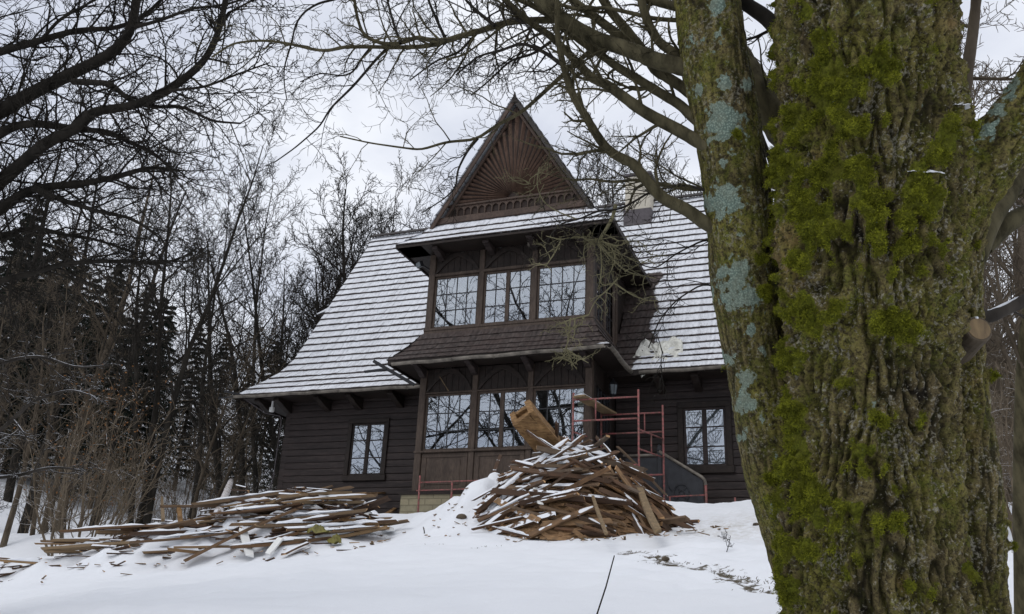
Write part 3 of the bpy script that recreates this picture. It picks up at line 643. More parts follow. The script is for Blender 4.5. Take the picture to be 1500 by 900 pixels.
def tarp():
    n = np.array([0, -(5.5-3.04), (3.1-1.17)]); n = n/np.linalg.norm(n); O = np.array([0, 1.9, 3.72]); nt = np.array([0, -(3.72-3.04), .73]); N = 26
    ol = [(941, 504), (950, 500), (957, 507), (975, 502), (990, 497), (1000, 503), (1001, 520), (990, 533), (975, 542), (958, 545), (947, 552), (940, 556), (937, 545), (928, 528)]
    c = np.mean(ol, 0); mb = MB(); rings = [.0, .3, .55, .8, 1.0]; pts = []
    dense = []
    for i in range(len(ol)):
        a, b = np.array(ol[i]), np.array(ol[(i+1) % len(ol)])
        for k in range(5): dense.append(a+(b-a)*k/5)
    m = len(dense); V = []
    for r in rings:
        for q in dense:
            u = c+(q-c)*r; P = on_plane(u[0], u[1], O, n); w = noise.noise((P[0]*9, P[2]*7, 3.))*.13+noise.noise((P[0]*22, P[2]*6, 1.))*.08+noise.noise((P[0]*45, P[2]*20, 1.))*.03
            V.append(P+n*(.07+w*(1.15-r*.6)))
    F = [(i*m+j, i*m+(j+1) % m, (i+1)*m+(j+1) % m, (i+1)*m+j) for i in range(len(rings)-1) for j in range(m)]
    mb.add(V, F); o = mb.build('plastic_sheet', M['tarp'], smooth=True); s = o.modifiers.new('thick', 'SOLIDIFY'); s.thickness = .012
    tag(o, 'crumpled off-white plastic sheet draped in the roof valley beside the bay', 'plastic sheet')
tarp()
# scaffold: two welded frames, X braces and a plank
def pipe(mb, p, q, r=.024): mb.tube([p, q], r, 8)
def scaffold():
    yf, yb = -.6, .6; t = empty('scaffold', (4.9, 0, -.45), 'red tubular steel scaffold frame behind the tall woodpile', 'scaffold')
    xa, xc, xb, xd = 4.13, 5.60, 4.45, 5.89; g = -.55
    for (x0, x1, y, zt, rail, mid) in ((xa, xc, yf, 2.06, 1.9, 1.42), (xb, xd, yb, 2.02, 1.83, 1.385)):
        mb = MB(); zt0 = zt if y == yf else 1.95
        pipe(mb, (x0, y, g), (x0, y, zt0)); pipe(mb, (x1, y, g), (x1, y, zt if y == yf else 2.0)); pipe(mb, (x0, y, rail), (x1, y, rail), .02); pipe(mb, (x0, y, mid), (x1, y, mid), .02)
        pipe(mb, ((x0+x1)/2-.22 if y == yf else x1-.42, y, mid), ((x0+x1)/2-.22 if y == yf else x1-.42, y, rail), .018); pipe(mb, (x0, y, .42), (x1, y, .42), .02)
        mb.build('end_frame', M['red_paint'], t, smooth=True)
    for (x0, x1) in ((xc, xd), (xa, xb)):
        mb = MB(); pipe(mb, (x0, yf, 1.18), (x1, yb, 1.22), .018); pipe(mb, (x0, yf, .76), (x1, yb, .80), .018); pipe(mb, ((x0+x1)/2, 0, .78), ((x0+x1)/2, 0, 1.2), .018); mb.build('side_brace', M['red_paint'], t, smooth=True)
    return t
scaffold()
def plank_on_scaffold():
    a, b = on_y(850, 581, -.62), on_y(905, 606, .66); a = np.array([4.30, -.75, 1.945]); b = np.array([4.66, .72, 1.875]); t = empty('scaffold_plank', a, 'grey weathered plank laid flat across the top of the red scaffold', 'plank')
    mb = MB(); mb.beam(a, b, .30, .045); mb.build('board', M['old_pole'], t, .005); mb = MB(); mb.beam(a+np.array((0, .02, .034)), a*.5+b*.5+np.array((0, 0, .034)), .27, .022); mb.build('snow', M['snow'], t, .01)
plank_on_scaffold()
def stairs():
    t = empty('entrance_stairs', (6.0, 1.4, -.5), 'dark side stairs with a solid sheet-steel balustrade and ring ornament', 'stairs'); y = .9
    for k in range(5): mb = MB(); z = .28-k*.17; mb.box(4.45 if k == 0 else 5.6+k*.25-.25, 5.6+k*.25, 1.0, 2.0, z-.17, z); mb.build('step', M['stone'], t, .01)
    mb = MB(); mb.prism([(5.78, -.5), (5.78, .93), (6.70, .32), (6.70, -.5)], 'y', y, y+.02); mb.box(4.95, 5.70, y, y+.02, -.5, .86); mb.build('balustrade_panel', M['panel_steel'], t)
    mb = MB(); mb.tube([(5.74, y-.02, 1.0), (6.68, y-.02, .40), (6.74, y-.02, .33), (6.76, y-.02, .22)], .034, 8); mb.tube([(4.9, y-.02, .92), (5.7, y-.02, .92)], .03, 8); mb.build('handrail', M['gutter'], t, smooth=True)
    mb = MB(); mb.box(5.69, 5.79, y-.03, y+.06, -.5, 1.02); mb.prism([(5.68, 1.02), (5.80, 1.02), (5.78, 1.12), (5.74, 1.17), (5.70, 1.12)], 'y', y-.04, y+.07); mb.build('newel_post', M['panel_steel'], t, .01)
    mb = MB(); mb.tube([(6.76, y-.02, .24), (6.755, y-.02, -.62)], .03, 8); mb.build('end_post', M['red_paint'], t, smooth=True)
    mb = MB(); mb.tube([(6.22+.17*math.cos(a), y-.012, .05+.20*math.sin(a)) for a in np.linspace(0, 2*PI, 25)], .012, 6); mb.tube([(6.22+.06*math.cos(a), y-.012, .05+.07*math.sin(a)) for a in np.linspace(0, 2*PI, 17)], .012, 6)
    for a in (.8, 2.3, 3.9, 5.4): mb.tube([(6.22+.06*math.cos(a), y-.012, .05+.07*math.sin(a)), (6.22+.17*math.cos(a), y-.012, .05+.20*math.sin(a))], .009, 6)
    mb.tube([(5.86, y-.012, .5), (5.9, y-.012, .25), (6.0, y-.012, .1)], .009, 6); mb.build('ring_ornament', M['panel_steel'], t, smooth=True)
stairs()
def low_rail(name, pts, Y, posts, label):
    t = empty(name, on_y(*pts[0][0], Y), label, 'railing')
    for (a, b) in pts: mb = MB(); pipe(mb, on_y(*a, Y), on_y(*b, Y), .016); mb.build('rail', M['red_paint'], t, smooth=True)
    for (a, b) in posts: mb = MB(); q = on_y(*b, Y); q[2] -= .35; pipe(mb, on_y(*a, Y), q, .022); mb.build('post', M['red_paint'], t, smooth=True)
low_rail('low_railing', [((616, 707), (720, 703.5)), ((610, 719), (720, 715.5))], -.55, [((615.3, 697), (613, 747)), ((662.5, 705), (660.5, 738)), ((715, 702), (713, 736))], 'low rusty red railing along the stone footing left of the tall woodpile')
low_rail('low_railing', [((977, 728), (1032, 725.4)), ((995, 740.5), (1078, 739.3))], .75, [((1076.7, 729), (1077, 752)), ((1024, 741), (1024, 755)), ((981, 728), (982, 745))], 'low rusty red railing at the foot of the side stairs')

# ------------------------------------------------------------------ the two woodpiles, board by board
def board_mesh(L, w, h, r, ragged=.05):
    """a board along X with slightly broken ends"""
    n = 4; vs = []; fs = []
    bow = r.uniform(-.02, .02)*L
    for i in range(n+1):
        x = -L/2+L*i/n
        for (sy_, sz_) in ((-1, -1), (1, -1), (1, 1), (-1, 1)):
            e = r.uniform(-ragged, ragged) if i in (0, n) else 0
            vs.append((x+e, sy_*w/2*(1 if 0 < i < n else r.uniform(.8, 1)), sz_*h/2+bow*math.sin(PI*i/n)))
    for i in range(n):
        for j in range(4): a = i*4+j; b = i*4+(j+1) % 4; fs.append((a, b, b+4, a+4))
    fs += [(3, 2, 1, 0), (n*4, n*4+1, n*4+2, n*4+3)]
    me = bpy.data.meshes.new('board'); me.from_pydata(vs, [], fs); me.update(); return me
def snow_mesh(L, w, h, r):
    """a lumpy ridge of snow lying on a board's upper face"""
    n = max(5, int(L/.09)); vs = []; fs = []; k = 7; c = r.uniform(-.08, .08)*L; l2 = L*r.uniform(.62, .97); ph = r.uniform(0, 9)
    for i in range(n+1):
        t = i/n; x = c-l2/2+l2*t; e = min(1, 5*t, 5*(1-t))**.5; ww = w*.54*(.75+.3*noise.noise((x*5, ph, 1)))*(.35+.65*e); hh = h*(.8+.7*noise.noise((x*6, ph, 5)))*e
        for j in range(k): a = PI*j/(k-1); vs.append((x, -math.cos(a)*ww+.01*noise.noise((x*9, ph, j)), max(0, hh)*math.sin(a)**.6-.002))
    for i in range(n):
        for j in range(k-1): a = i*k+j; fs.append((a, a+k, a+k+1, a+1))
    fs += [tuple(range(k)), tuple(n*k+j for j in range(k))[::-1]]
    me = bpy.data.meshes.new('snow'); me.from_pydata(vs, [], fs); me.polygons.foreach_set('use_smooth', [True]*len(fs)); me.update(); return me
def put_board(pos, d, L, w, h, roll, label, group, snow=0., cap=0., mat='board', cat='board', name='board', up=None):
    d = Vector(d).normalized(); u = Vector(up) if up is not None else Vector((0, 0, 1)); s = u.cross(d)
    if s.length < .1: s = Vector((1, 0, 0)).cross(d)
    s.normalize(); u = d.cross(s); rot = Matrix((d, s, u)).transposed() @ Matrix.Rotation(roll, 3, 'X')
    o = bpy.data.objects.new(name, board_mesh(L, w, h, rnd)); C.objects.link(o); o.data.materials.append(M[mat])
    o.matrix_world = Matrix.Translation(Vector(pos)) @ rot.to_4x4(); o.color = (snow, .55 if group == 'boards of the long low woodpile' else .08, 0, 1)
    tag(o, label, cat, group)
    if cap > 0 and (rot @ Vector((0, 0, 1))).z > .62:
        c = bpy.data.objects.new('snow', snow_mesh(L, w, cap, rnd)); C.objects.link(c); c.data.materials.append(M['snow']); c.parent = o; c.location = (0, 0, h/2)
    return o
# tall pile
PC = np.array([5.42, -4.55]); PR = (1.93, 1.72); PH = 1.62; PB = T1(5.4, -5.6)-.12
def pile_h(x, y):
    ex, ey = (x-PC[0])/PR[0], (y-PC[1])/PR[1]
    if ex < 0: ex *= .93
    r = math.hypot(ex, ey); return PH*max(0, 1-r**1.75)
def pile_n(x, y, e=.04):
    gx_ = (pile_h(x+e, y)-pile_h(x-e, y))/(2*e); gy_ = (pile_h(x, y+e)-pile_h(x, y-e))/(2*e); n = Vector((-gx_, -gy_, 1)); n.normalize(); return n
V = []; F = []; N = 40; RNG = 16
for i in range(RNG):
    for j in range(N):
        a = 2*PI*j/N; r = i/(RNG-1)*.97; x = PC[0]+PR[0]*r*math.cos(a); y = PC[1]+PR[1]*r*math.sin(a); V.append((x, y, PB-.1+pile_h(x, y)*.82+noise.noise((x*4, y*4, 0))*.1))
for i in range(RNG-1):
    for j in range(N): F.append((i*N+j, i*N+(j+1) % N, (i+1)*N+(j+1) % N, (i+1)*N+j))
mb = MB(); mb.add(V, F)
def splinters(mb, n, spot, r0):
    for _ in range(n):
        p, d, nn_ = spot(); L = rnd.uniform(.12, .55); w, h = rnd.uniform(.015, .07), rnd.uniform(.008, .022); mb.beam(p-d*L/2, p+d*L/2, w, h, nn_+Vector((rnd.gauss(0, .4), rnd.gauss(0, .4), 0)))
def spot_tall():
    a = rnd.uniform(-PI*1.05, PI*.05); r = math.sqrt(rnd.random())*1.0; x, y = PC[0]+PR[0]*r*math.cos(a), PC[1]+PR[1]*r*math.sin(a); n = pile_n(x, y); d = Vector((1, rnd.gauss(0, .7), 0)); d = d-n*d.dot(n)+n*rnd.gauss(0, .2); d.normalize()
    return Vector((x, y, PB-.09+pile_h(x, y)*rnd.uniform(.84, .95))), d, n
splinters(mb, 520, spot_tall, 1)
rub = tag(mb.build('rubble_heap', M['board']), 'dark splintered rubble in the heart of the tall woodpile', 'rubble', kind='stuff'); rub.color = (.45, 0, 0, 1)
GT = 'boards of the tall woodpile'; LT = 'broken brown board in the tall snow-dusted woodpile before the bay'
nb = 0
while nb < 212:
    a = rnd.uniform(-PI*1.06, PI*.06) if nb < 190 else rnd.uniform(0, 2*PI); r = rnd.random()**.52*1.0; lay = rnd.choice((.88, .96, 1.0, 1.03))
    x, y = PC[0]+PR[0]*r*math.cos(a), PC[1]+PR[1]*r*math.sin(a); n = pile_n(x, y); side = (x-PC[0])/PR[0]
    down = Vector((-n.x*n.z, -n.y*n.z, -(1-n.z*n.z)))*-1      # downhill direction in the surface
    down = Vector((n.x, n.y, 0)); down = down-n*down.dot(n)
    if down.length < .05: down = Vector((1, 0, 0))
    down.normalize(); across = n.cross(down)
    if side > .12: d = Vector((1, rnd.gauss(-.1, .35), 0)); d = d-n*d.dot(n); d.normalize(); d = d+across*rnd.gauss(0, .36)
    elif side < -.3: d = Vector((-1, rnd.gauss(-.7, .5), 0)); d = d-n*d.dot(n); d.normalize()
    else: d = Vector((1, rnd.gauss(0, .75), 0)); d = d-n*d.dot(n); d.normalize(); d.z += rnd.gauss(-.05, .32)
    d = d+n*rnd.gauss(.03, .11); L = rnd.choice((.6, .8, 1.0, 1.2, 1.45, 1.7))*rnd.uniform(.8, 1.15)
    if r > .85: L *= .8
    w, h = rnd.choice(((.06, .035), (.08, .028), (.10, .03), (.05, .05), (.09, .07), (.05, .03), (.04, .03), (.04, .04), (.12, .025)))
    z = PB+pile_h(x, y)*lay+rnd.uniform(-.03, .05)
    if side < -.15 or (r < .42 and side < .25): sn, cap = rnd.uniform(.85, 1.1), rnd.uniform(.02, .05)
    else: sn, cap = rnd.uniform(.25, .72), (rnd.uniform(.010, .022) if rnd.random() < (.5 if r < .5 else .26) else 0)
    put_board((x, y, z), d, L, w, h, rnd.gauss(0, .35) if rnd.random() < .75 else rnd.uniform(-1.4, 1.4), LT, GT, sn, cap, up=n.lerp(Vector((0, 0, 1)), .5)); nb += 1
def seg_board(p, q, w, h, label, mat='board', snow=.4, cap=0., roll=0., group=None, cat='board', name='board'):
    p, q = Vector(p), Vector(q); return put_board((p+q)/2, q-p, (q-p).length, w, h, roll, label, group, snow, cap, mat, cat, name)
def pf(u, v, dy=0.):  # a point on the face of the tall pile seen at (u, v)
    r = ray(u, v); t = 11.
    while t < 19:
        P = CAM+r*t
        if P[2] < PB+pile_h(P[0], P[1])*1.03 or P[2] < T1(P[0], P[1]): break
        t += .02
    return Vector(CAM+r*(t-.05-dy))
seg_board(pf(936, 712), pf(964, 779), .10, .05, 'thick yellowish post leaning on the right flank of the tall woodpile', 'old_pole', cat='post', name='post')
seg_board(pf(733, 668, .05), pf(708, 748), .07, .05, 'long snowy lath leaning down the left flank of the tall woodpile', snow=.45, cap=.0, cat='lath', name='lath')
seg_board(pf(700, 742), pf(770, 733), .05, .05, 'pale orange batten lying level low on the front of the tall woodpile', snow=.7, cat='batten', name='batten')
seg_board(pf(905, 655), pf(975, 725), .07, .03, 'long board sloping down the upper right edge of the tall woodpile', snow=1., cap=.012)
seg_board(pf(872, 700), pf(916, 697), .13, .06, 'short reddish plank end on the upper right of the tall woodpile', snow=.2)
seg_board(pf(868, 727), pf(888, 782), .045, .035, 'narrow yellowish stick propped against the foot of the tall woodpile', 'old_pole', cat='stick', name='stick')
seg_board(pf(784, 717), pf(791, 738), .09, .04, 'pale snow-crusted block hanging on the front of the tall woodpile', 'white_plastic', cat='block', name='block')
# hollow timber duct on the crest
def duct():
    z = PB+PH; a = np.array(on_y(770, 612, -5.0)); b = np.array(on_y(816, 668, -4.2)); t = empty('wooden_duct', b, 'orange-brown hollow square timber box tilted on top of the tall woodpile', 'wooden box')
    ax = (a-b)/np.linalg.norm(a-b); s = np.array([.62, -.35, .70]); s -= ax*np.dot(s, ax); s /= np.linalg.norm(s); u = np.cross(s, ax); a = a+ax*.15
    H, Wd, th = .40, .34, .10
    def wall(name, off_s, off_u, ws, hu, sh=0):
        mb = MB(); p, q = b+s*off_s+u*off_u, a+s*off_s+u*off_u+ax*sh; vs = []
        for k, e in enumerate((p, q)):
            for (i, j) in ((-1, -1), (1, -1), (1, 1), (-1, 1)): vs.append(e+s*i*ws/2+u*j*hu/2+ax*rnd.uniform(-.02, .02))
        mb.add(vs, [(0, 1, 2, 3), (7, 6, 5, 4), (0, 4, 5, 1), (1, 5, 6, 2), (2, 6, 7, 3), (3, 7, 4, 0)]); o = mb.build(name, M['cedar'], t)
        sub = o.modifiers.new('sub', 'SUBSURF'); sub.subdivision_type = 'SIMPLE'; sub.levels = sub.render_levels = 4
        tx = bpy.data.textures.get('chip') or bpy.data.textures.new('chip', 'CLOUDS'); tx.noise_scale = .09; dm = o.modifiers.new('chips', 'DISPLACE'); dm.texture = tx; dm.strength = .028
    wall('side_board', Wd/2, 0, th, H); wall('side_board', -Wd/2, 0, th, H*.97, -.03); wall('top_board', 0, H/2-th/2, Wd-th-.004, th, -.01); wall('bottom_board', 0, -H/2+th/2, Wd-th-.004, th, -.05)
    mb = MB(); p = a-ax*.12; mb.add([p+s*i*(Wd-th-.01)/2+u*j*(H-2*th)/2 for (i, j) in ((-1, -1), (1, -1), (1, 1), (-1, 1))]+[p-ax*.05+s*i*(Wd-th-.01)/2+u*j*(H-2*th)/2 for (i, j) in ((-1, -1), (1, -1), (1, 1), (-1, 1))], [(0, 1, 2, 3), (7, 6, 5, 4), (0, 4, 5, 1), (1, 5, 6, 2), (2, 6, 7, 3), (3, 7, 4, 0)]); mb.build('inner_board', M['cedar'], t)
duct()
def drift(name, pts, rx, h, label, dy=.0):
    """a lens of snow lying on the pile"""
    V, F = [], []; N, K = 26, 7
    for (u, v, sx, sy_, hh) in pts:
        P = pf(u, v); b = len(V); n = pile_n(P.x, P.y)
        for i in range(K):
            for j in range(N):
                a = 2*PI*j/N; r = i/(K-1)*(1+.28*noise.noise((math.cos(a)*1.7+u, math.sin(a)*1.7, v))); x, y = P.x+sx*r*math.cos(a), P.y+sy_*r*math.sin(a)
                V.append((x, y, PB+pile_h(x, y)*1.03+hh*(1-(i/(K-1))**2.2)-.05*(i/(K-1))+.025*noise.noise((x*7, y*7, 2))))
        F += [(b+i*N+j, b+i*N+(j+1) % N, b+(i+1)*N+(j+1) % N, b+(i+1)*N+j) for i in range(K-1) for j in range(N)]
    mb = MB(); mb.add(V, F); tag(mb.build(name, M['snow'], smooth=True), label, 'snow', kind='stuff')
drift('snow_patch', [(830, 660, .30, .35, .10), (768, 676, .24, .3, .10), (728, 694, .22, .28, .09), (878, 664, .2, .25, .08), (745, 715, .14, .3, .07), (790, 690, .16, .2, .06), (722, 735, .12, .25, .05)], 0, 0, 'soft snow settled on the crest of the tall woodpile')
# long low pile
GL_, LL = 'boards of the long low woodpile', 'snow-laden board in the long low woodpile left of the bay'
def lp_pt(s, w): p = LP0+LPD*LPL*s+LPN*w; return p
nb = 0
while nb < 84:
    s = rnd.random()**.5; w = rnd.gauss(-.15, .42)
    if abs(w) > 1.0: continue
    x, y = lp_pt(s, w); env = (.16+.42*float(sstep(.1, .8, s)))*math.exp(-(w/.85)**2)*(1-.35*float(sstep(.85, 1.05, s)))
    z = T1(x, y)+.02+env*rnd.choice((.1, .3, .5))*.9
    d = Vector((LPD[0], LPD[1], 0))+Vector((LPN[0], LPN[1], 0))*rnd.gauss(.30*float(sstep(.2, .6, s)), .30)+Vector((0, 0, rnd.gauss(.06+.10*float(sstep(.2, .6, s)), .08)))
    L = rnd.choice((.6, 1.0, 1.5, 2.0, 2.5))*rnd.uniform(.8, 1.1)
    if s > .85: L = min(L, 1.3)
    wd, h = rnd.choice(((.10, .03), (.13, .03), (.16, .035), (.07, .05), (.12, .05)))
    put_board((x, y, z), d, L, wd, h, rnd.gauss(0, .25), LL, GL_, rnd.uniform(.8, 1.1), rnd.uniform(.03, .07) if rnd.random() < .85 else 0); nb += 1
mb = MB()
def spot_low():
    s = rnd.random()**.6; w = rnd.gauss(-.1, .5); x, y = lp_pt(s, w); d = Vector((LPD[0]+LPN[0]*rnd.gauss(0, .5), LPD[1]+LPN[1]*rnd.gauss(0, .5), rnd.gauss(.08, .15))); d.normalize()
    return Vector((x, y, T1(x, y)+rnd.uniform(0, .06+.34*float(sstep(.3, .8, s)))*math.exp(-(w/.8)**2))), d, Vector((0, 0, 1))
splinters(mb, 330, spot_low, 1); sp_ = tag(mb.build('splinters', M['board']), 'splinters and slats mixed through the long low woodpile', 'splinters', kind='stuff'); sp_.color = (.85, 0, 0, 1)
def lf(u, v, t0=0.):   # a point just above the low pile seen at (u, v)
    r = ray(u, v); t = 9.
    while t < 24:
        P = CAM+r*t; s, w = lp_profile(P[0], P[1])
        if P[2] < T1(P[0], P[1])+.30*math.exp(-(w/.85)**2)*float(sstep(.05, .6, s))*float(1-sstep(.95, 1.1, s)): break
        t += .02
    return Vector(CAM+r*(t-.04-t0))
for (a, b, w, h, lab, mat, sn, cap, cat) in (
    ((356, 777), (366, 814), .14, .03, 'white painted board standing upright at the front of the low woodpile', 'white_plastic', 1., 0, 'board'),
    ((522, 726), (572, 776), .15, .04, 'snow-topped white board sloping down at the right end of the low woodpile', 'white_plastic', 1., .02, 'board'),
    ((270, 822), (445, 742), .16, .05, 'longest snow-topped plank running diagonally across the low woodpile', 'board', .9, .03, 'plank'),
    ((370, 800), (512, 757), .12, .05, 'second long plank below the longest one on the low woodpile', 'board', .9, .02, 'plank'),
    ((262, 746), (266, 776), .07, .05, 'bright orange broken stake standing in the low woodpile', 'cedar', 0, 0, 'stake'),
    ((237, 728), (239, 762), .06, .05, 'yellowish stake standing at the back of the low woodpile', 'old_pole', 0, 0, 'stake'),
    ((436, 722), (566, 722), .09, .04, 'thin brown batten projecting from the top of the low woodpile', 'cedar', .3, 0, 'batten'),
    ((505, 762), (582, 743), .10, .05, 'orange-brown batten projecting from the right end of the low woodpile', 'cedar', .3, 0, 'batten'),
    ((415, 812), (452, 795), .13, .03, 'short pale board end at the foot of the low woodpile', 'board', .9, .01, 'board'),
    ((392, 812), (410, 790), .12, .03, 'grey board tilted on end at the foot of the low woodpile', 'white_plastic', .6, 0, 'board')):
    seg_board(lf(*a, .06), lf(*b, .06), w, h, lab, mat, sn, cap, 0., None, cat, cat)
def log_thing():
    p, q = lf(320, 752), lf(338, 708, .1); q.z += .05; mb = MB(); P = [p.lerp(q, t) for t in np.linspace(0, 1, 7)]; mb.tube([tuple(x) for x in P], [.085, .082, .08, .078, .08, .077, .07], 12)
    o = mb.build('birch_log', M['log_pale'], smooth=True); tag(o, 'pale snow-crusted log leaning up from the back of the low woodpile', 'log')
mm = NT('log_pale'); nn = mm.noise(mm.coord(), 20, 5); mm.bump(nn, .5, .01); M['log_pale'] = mm.fin(mm.mix(mm.ramp(nn, [(.4, 0.), (.6, 1.)]), (.17, .12, .08), (.66, .66, .68)), .8, .2)
log_thing()
def cloth_heap(name, c, ru, mat, label, cat):
    P = lf(*c, .10); V, F = [], []; N, K = 22, 6
    for i in range(K):
        for j in range(N):
            a = 2*PI*j/N; r = (i/(K-1)); n = noise.noise((math.cos(a)*3+c[0], math.sin(a)*3, i*.7)); x, y = P.x+ru*r*math.cos(a)*(1+.4*n), P.y+ru*.55*r*math.sin(a)*(1+.4*n); V.append((x, y, P.z+.02-.12*r*r+.06*n))
    F = [(i*N+j, i*N+(j+1) % N, (i+1)*N+(j+1) % N, (i+1)*N+j) for i in range(K-1) for j in range(N)]
    mb = MB(); mb.add(V, F); tag(mb.build(name, M[mat], smooth=True), label, cat)
cloth_heap('plastic_sack', (492, 786), .13, 'yellow_plastic', 'torn yellow plastic sack among boards of the low woodpile', 'sack')
cloth_heap('green_sheet', (466, 772), .20, 'yellow_plastic', 'olive green crumpled sheet under boards of the low woodpile', 'sheet')

# ------------------------------------------------------------------ trees
class Tubes:
    def __init__(s): s.V = []; s.F = []; s.o = 0
    def add(s, pts, rad, n=5):
        pts = np.asarray(pts, float); rad = np.asarray(rad, float); k = len(pts)
        d = np.gradient(pts, axis=0); d /= np.linalg.norm(d, axis=1)[:, None]+1e-9
        ref = np.array([.31, .52, .79]) if abs(d[0] @ np.array([.31, .52, .79])) < .9 else np.array([1., 0, 0])
        a = np.cross(d, ref); a /= np.linalg.norm(a, axis=1)[:, None]+1e-9; b = np.cross(d, a)
        t = np.arange(n)*2*PI/n; ring = pts[:, None, :]+rad[:, None, None]*(a[:, None, :]*np.cos(t)[None, :, None]+b[:, None, :]*np.sin(t)[None, :, None])
        i = np.arange(k-1)[:, None]*n; j = np.arange(n)[None, :]; j2 = (j+1) % n
        s.V.append(ring.reshape(-1, 3)); s.F.append((np.stack([i+j, i+j2, i+n+j2, i+n+j], -1).reshape(-1, 4))+s.o); s.o += k*n
    def arrays(s): return np.concatenate(s.V), np.concatenate(s.F)
    def mesh(s, name): return np_mesh(name, *s.arrays())
def norm(v): return v/(math.sqrt(v[0]*v[0]+v[1]*v[1]+v[2]*v[2])+1e-9)
def rot_dir(d, ang, az):
    r = np.array([.2, .9, .3]) if abs(d[1]) < .8 else np.array([1., .1, .2]); a = norm(np.cross(d, r)); b = np.cross(d, a)
    return d*math.cos(ang)+(a*math.cos(az)+b*math.sin(az))*math.sin(ang)
def grow(T, p, d, L, r, lv, P, g):
    """T: list of Tubes per level"""
    ns = P['seg'][lv]; pts = [p]; rad = [r]; dirs = [d]
    for i in range(ns):
        d = norm(d+np.array([g.gauss(0, 1), g.gauss(0, 1), g.gauss(0, 1)])*P['wig'][lv]+np.array([0, 0, P['trop'][lv]])); p = p+d*(L/ns); pts.append(p); dirs.append(d)
        rad.append(r*(1-(i+1)/ns*(1-P['tip'][lv])))
    T[min(lv, len(T)-1)].add(pts, rad, P['side'][lv])
    if lv+1 < len(P['seg']):
        k = P['kids'][lv]; az = g.uniform(0, 6)
        for j in range(k):
            t = P['start'][lv]+(1-P['start'][lv])*(j+g.random())/k; f = t*ns; i = min(int(f), ns-1); q = pts[i]+(pts[i+1]-pts[i])*(f-i); rr = rad[i]+(rad[i+1]-rad[i])*(f-i); az += 2.4+g.uniform(-.5, .5)
            cl = L*P['lenf'][lv]*(1-P['tl'][lv]*t)*g.uniform(.65, 1.2); grow(T, q, rot_dir(dirs[i], P['ang'][lv]*g.uniform(.7, 1.3), az), cl, max(P['rmin'], min(rr*.75, rr*P['rf'][lv])), lv+1, P, g)
def tree_arrays(P, H, r, seed, stems=1, lean=.05, spread=.0):
    g = random.Random(seed); tr, crn = Tubes(), Tubes()
    for s in range(stems):
        a = 2*PI*s/max(1, stems)+g.uniform(-.4, .4); l = spread*g.uniform(.6, 1.2) if stems > 1 else lean
        d = norm(np.array([math.sin(l)*math.cos(a), math.sin(l)*math.sin(a), math.cos(l)])); o = np.array([math.cos(a), math.sin(a), 0])*(.12*stems**.5 if stems > 1 else 0)
        grow([tr, crn], o+np.array([0, 0, -.3]), d, H*(g.uniform(.8, 1.05) if stems > 1 else 1), r*(g.uniform(.6, 1.1) if stems > 1 else 1), 0, P, g)
    return tr, crn
P_UP = dict(seg=[9, 7, 5, 3], wig=[.06, .13, .17, .20], trop=[.05, .06, .05, .02], tip=[.12, .2, .3, .5], side=[7, 5, 4, 3], kids=[17, 12, 7], start=[.25, .18, .2], ang=[.68, .72, .75], lenf=[.40, .44, .44], tl=[.6, .5, .4], rf=[.5, .5, .55], rmin=.0075)
P_TALL = dict(seg=[11, 7, 5, 3], wig=[.035, .12, .15, .18], trop=[.03, .05, .04, .02], tip=[.12, .2, .3, .5], side=[8, 5, 4, 3], kids=[24, 10, 6], start=[.32, .2, .2], ang=[.95, .75, .7], lenf=[.34, .40, .42], tl=[.55, .45, .4], rf=[.4, .5, .55], rmin=.0075)
P_OAK = dict(seg=[8, 9, 7, 5, 3], wig=[.05, .17, .22, .25, .25], trop=[.02, .03, .0, .0, .0], tip=[.4, .2, .25, .35, .5], side=[9, 7, 5, 4, 3], kids=[9, 9, 7, 5], start=[.35, .2, .2, .2], ang=[1.0, .8, .8, .8], lenf=[.75, .5, .48, .45], tl=[.35, .4, .4, .4], rf=[.55, .5, .5, .5], rmin=.007)
P_BRUSH = dict(seg=[6, 5, 3], wig=[.10, .16, .2], trop=[.05, .05, .0], tip=[.25, .3, .5], side=[5, 4, 3], kids=[9, 6], start=[.15, .15], ang=[.6, .7], lenf=[.45, .5], tl=[.4, .4], rf=[.55, .6], rmin=.006)
P_FAR = dict(seg=[6, 4, 3], wig=[.05, .14, .18], trop=[.03, .06, .03], tip=[.15, .3, .5], side=[5, 3, 3], kids=[22, 11], start=[.2, .15], ang=[.8, .75], lenf=[.36, .42], tl=[.5, .4], rf=[.4, .5], rmin=.011)
def ground_at(u, d):
    q = at(u, 700, d); return float(q[0]), float(q[1])
PROTO = {}
def plant(key, make, mats, x, y, s, rz, label, cat, group, name, sz=None, parts=('trunk', 'crown')):
    """the first of a kind is built, later ones are copies that share its meshes"""
    if key not in PROTO: PROTO[key] = [t.mesh(n) for t, n in zip(make(), parts)]
    root = empty(name, (x, y, T1(x, y)-.05), label, cat, group); root.rotation_euler = (0, 0, rz); root.scale = (s, s, sz or s)
    for me, n, m in zip(PROTO[key], parts, mats):
        if not me.materials: me.materials.append(M[m])
        o = bpy.data.objects.new(n, me); C.objects.link(o); o.parent = root
        if me.materials[0] != M[m]: o.material_slots[0].link = 'OBJECT'; o.material_slots[0].material = M[m]
    return root
mk_up = lambda seed, st, sp: (lambda: tree_arrays(P_UP, 10, .13, seed, st, .05, sp)); mk_tall = lambda seed: (lambda: tree_arrays(P_TALL, 14, .17, seed, 1)); mk_brush = lambda seed: (lambda: tree_arrays(P_BRUSH, 3.2, .028, seed, 13, .0, .35)); mk_oak = lambda seed: (lambda: tree_arrays(P_OAK, 8, .17, seed, 1))
DK = ('bark_dark', 'bark_dark'); BR = ('bark_brown', 'bark_brown'); BB = ('bark_brush', 'bark_brush')
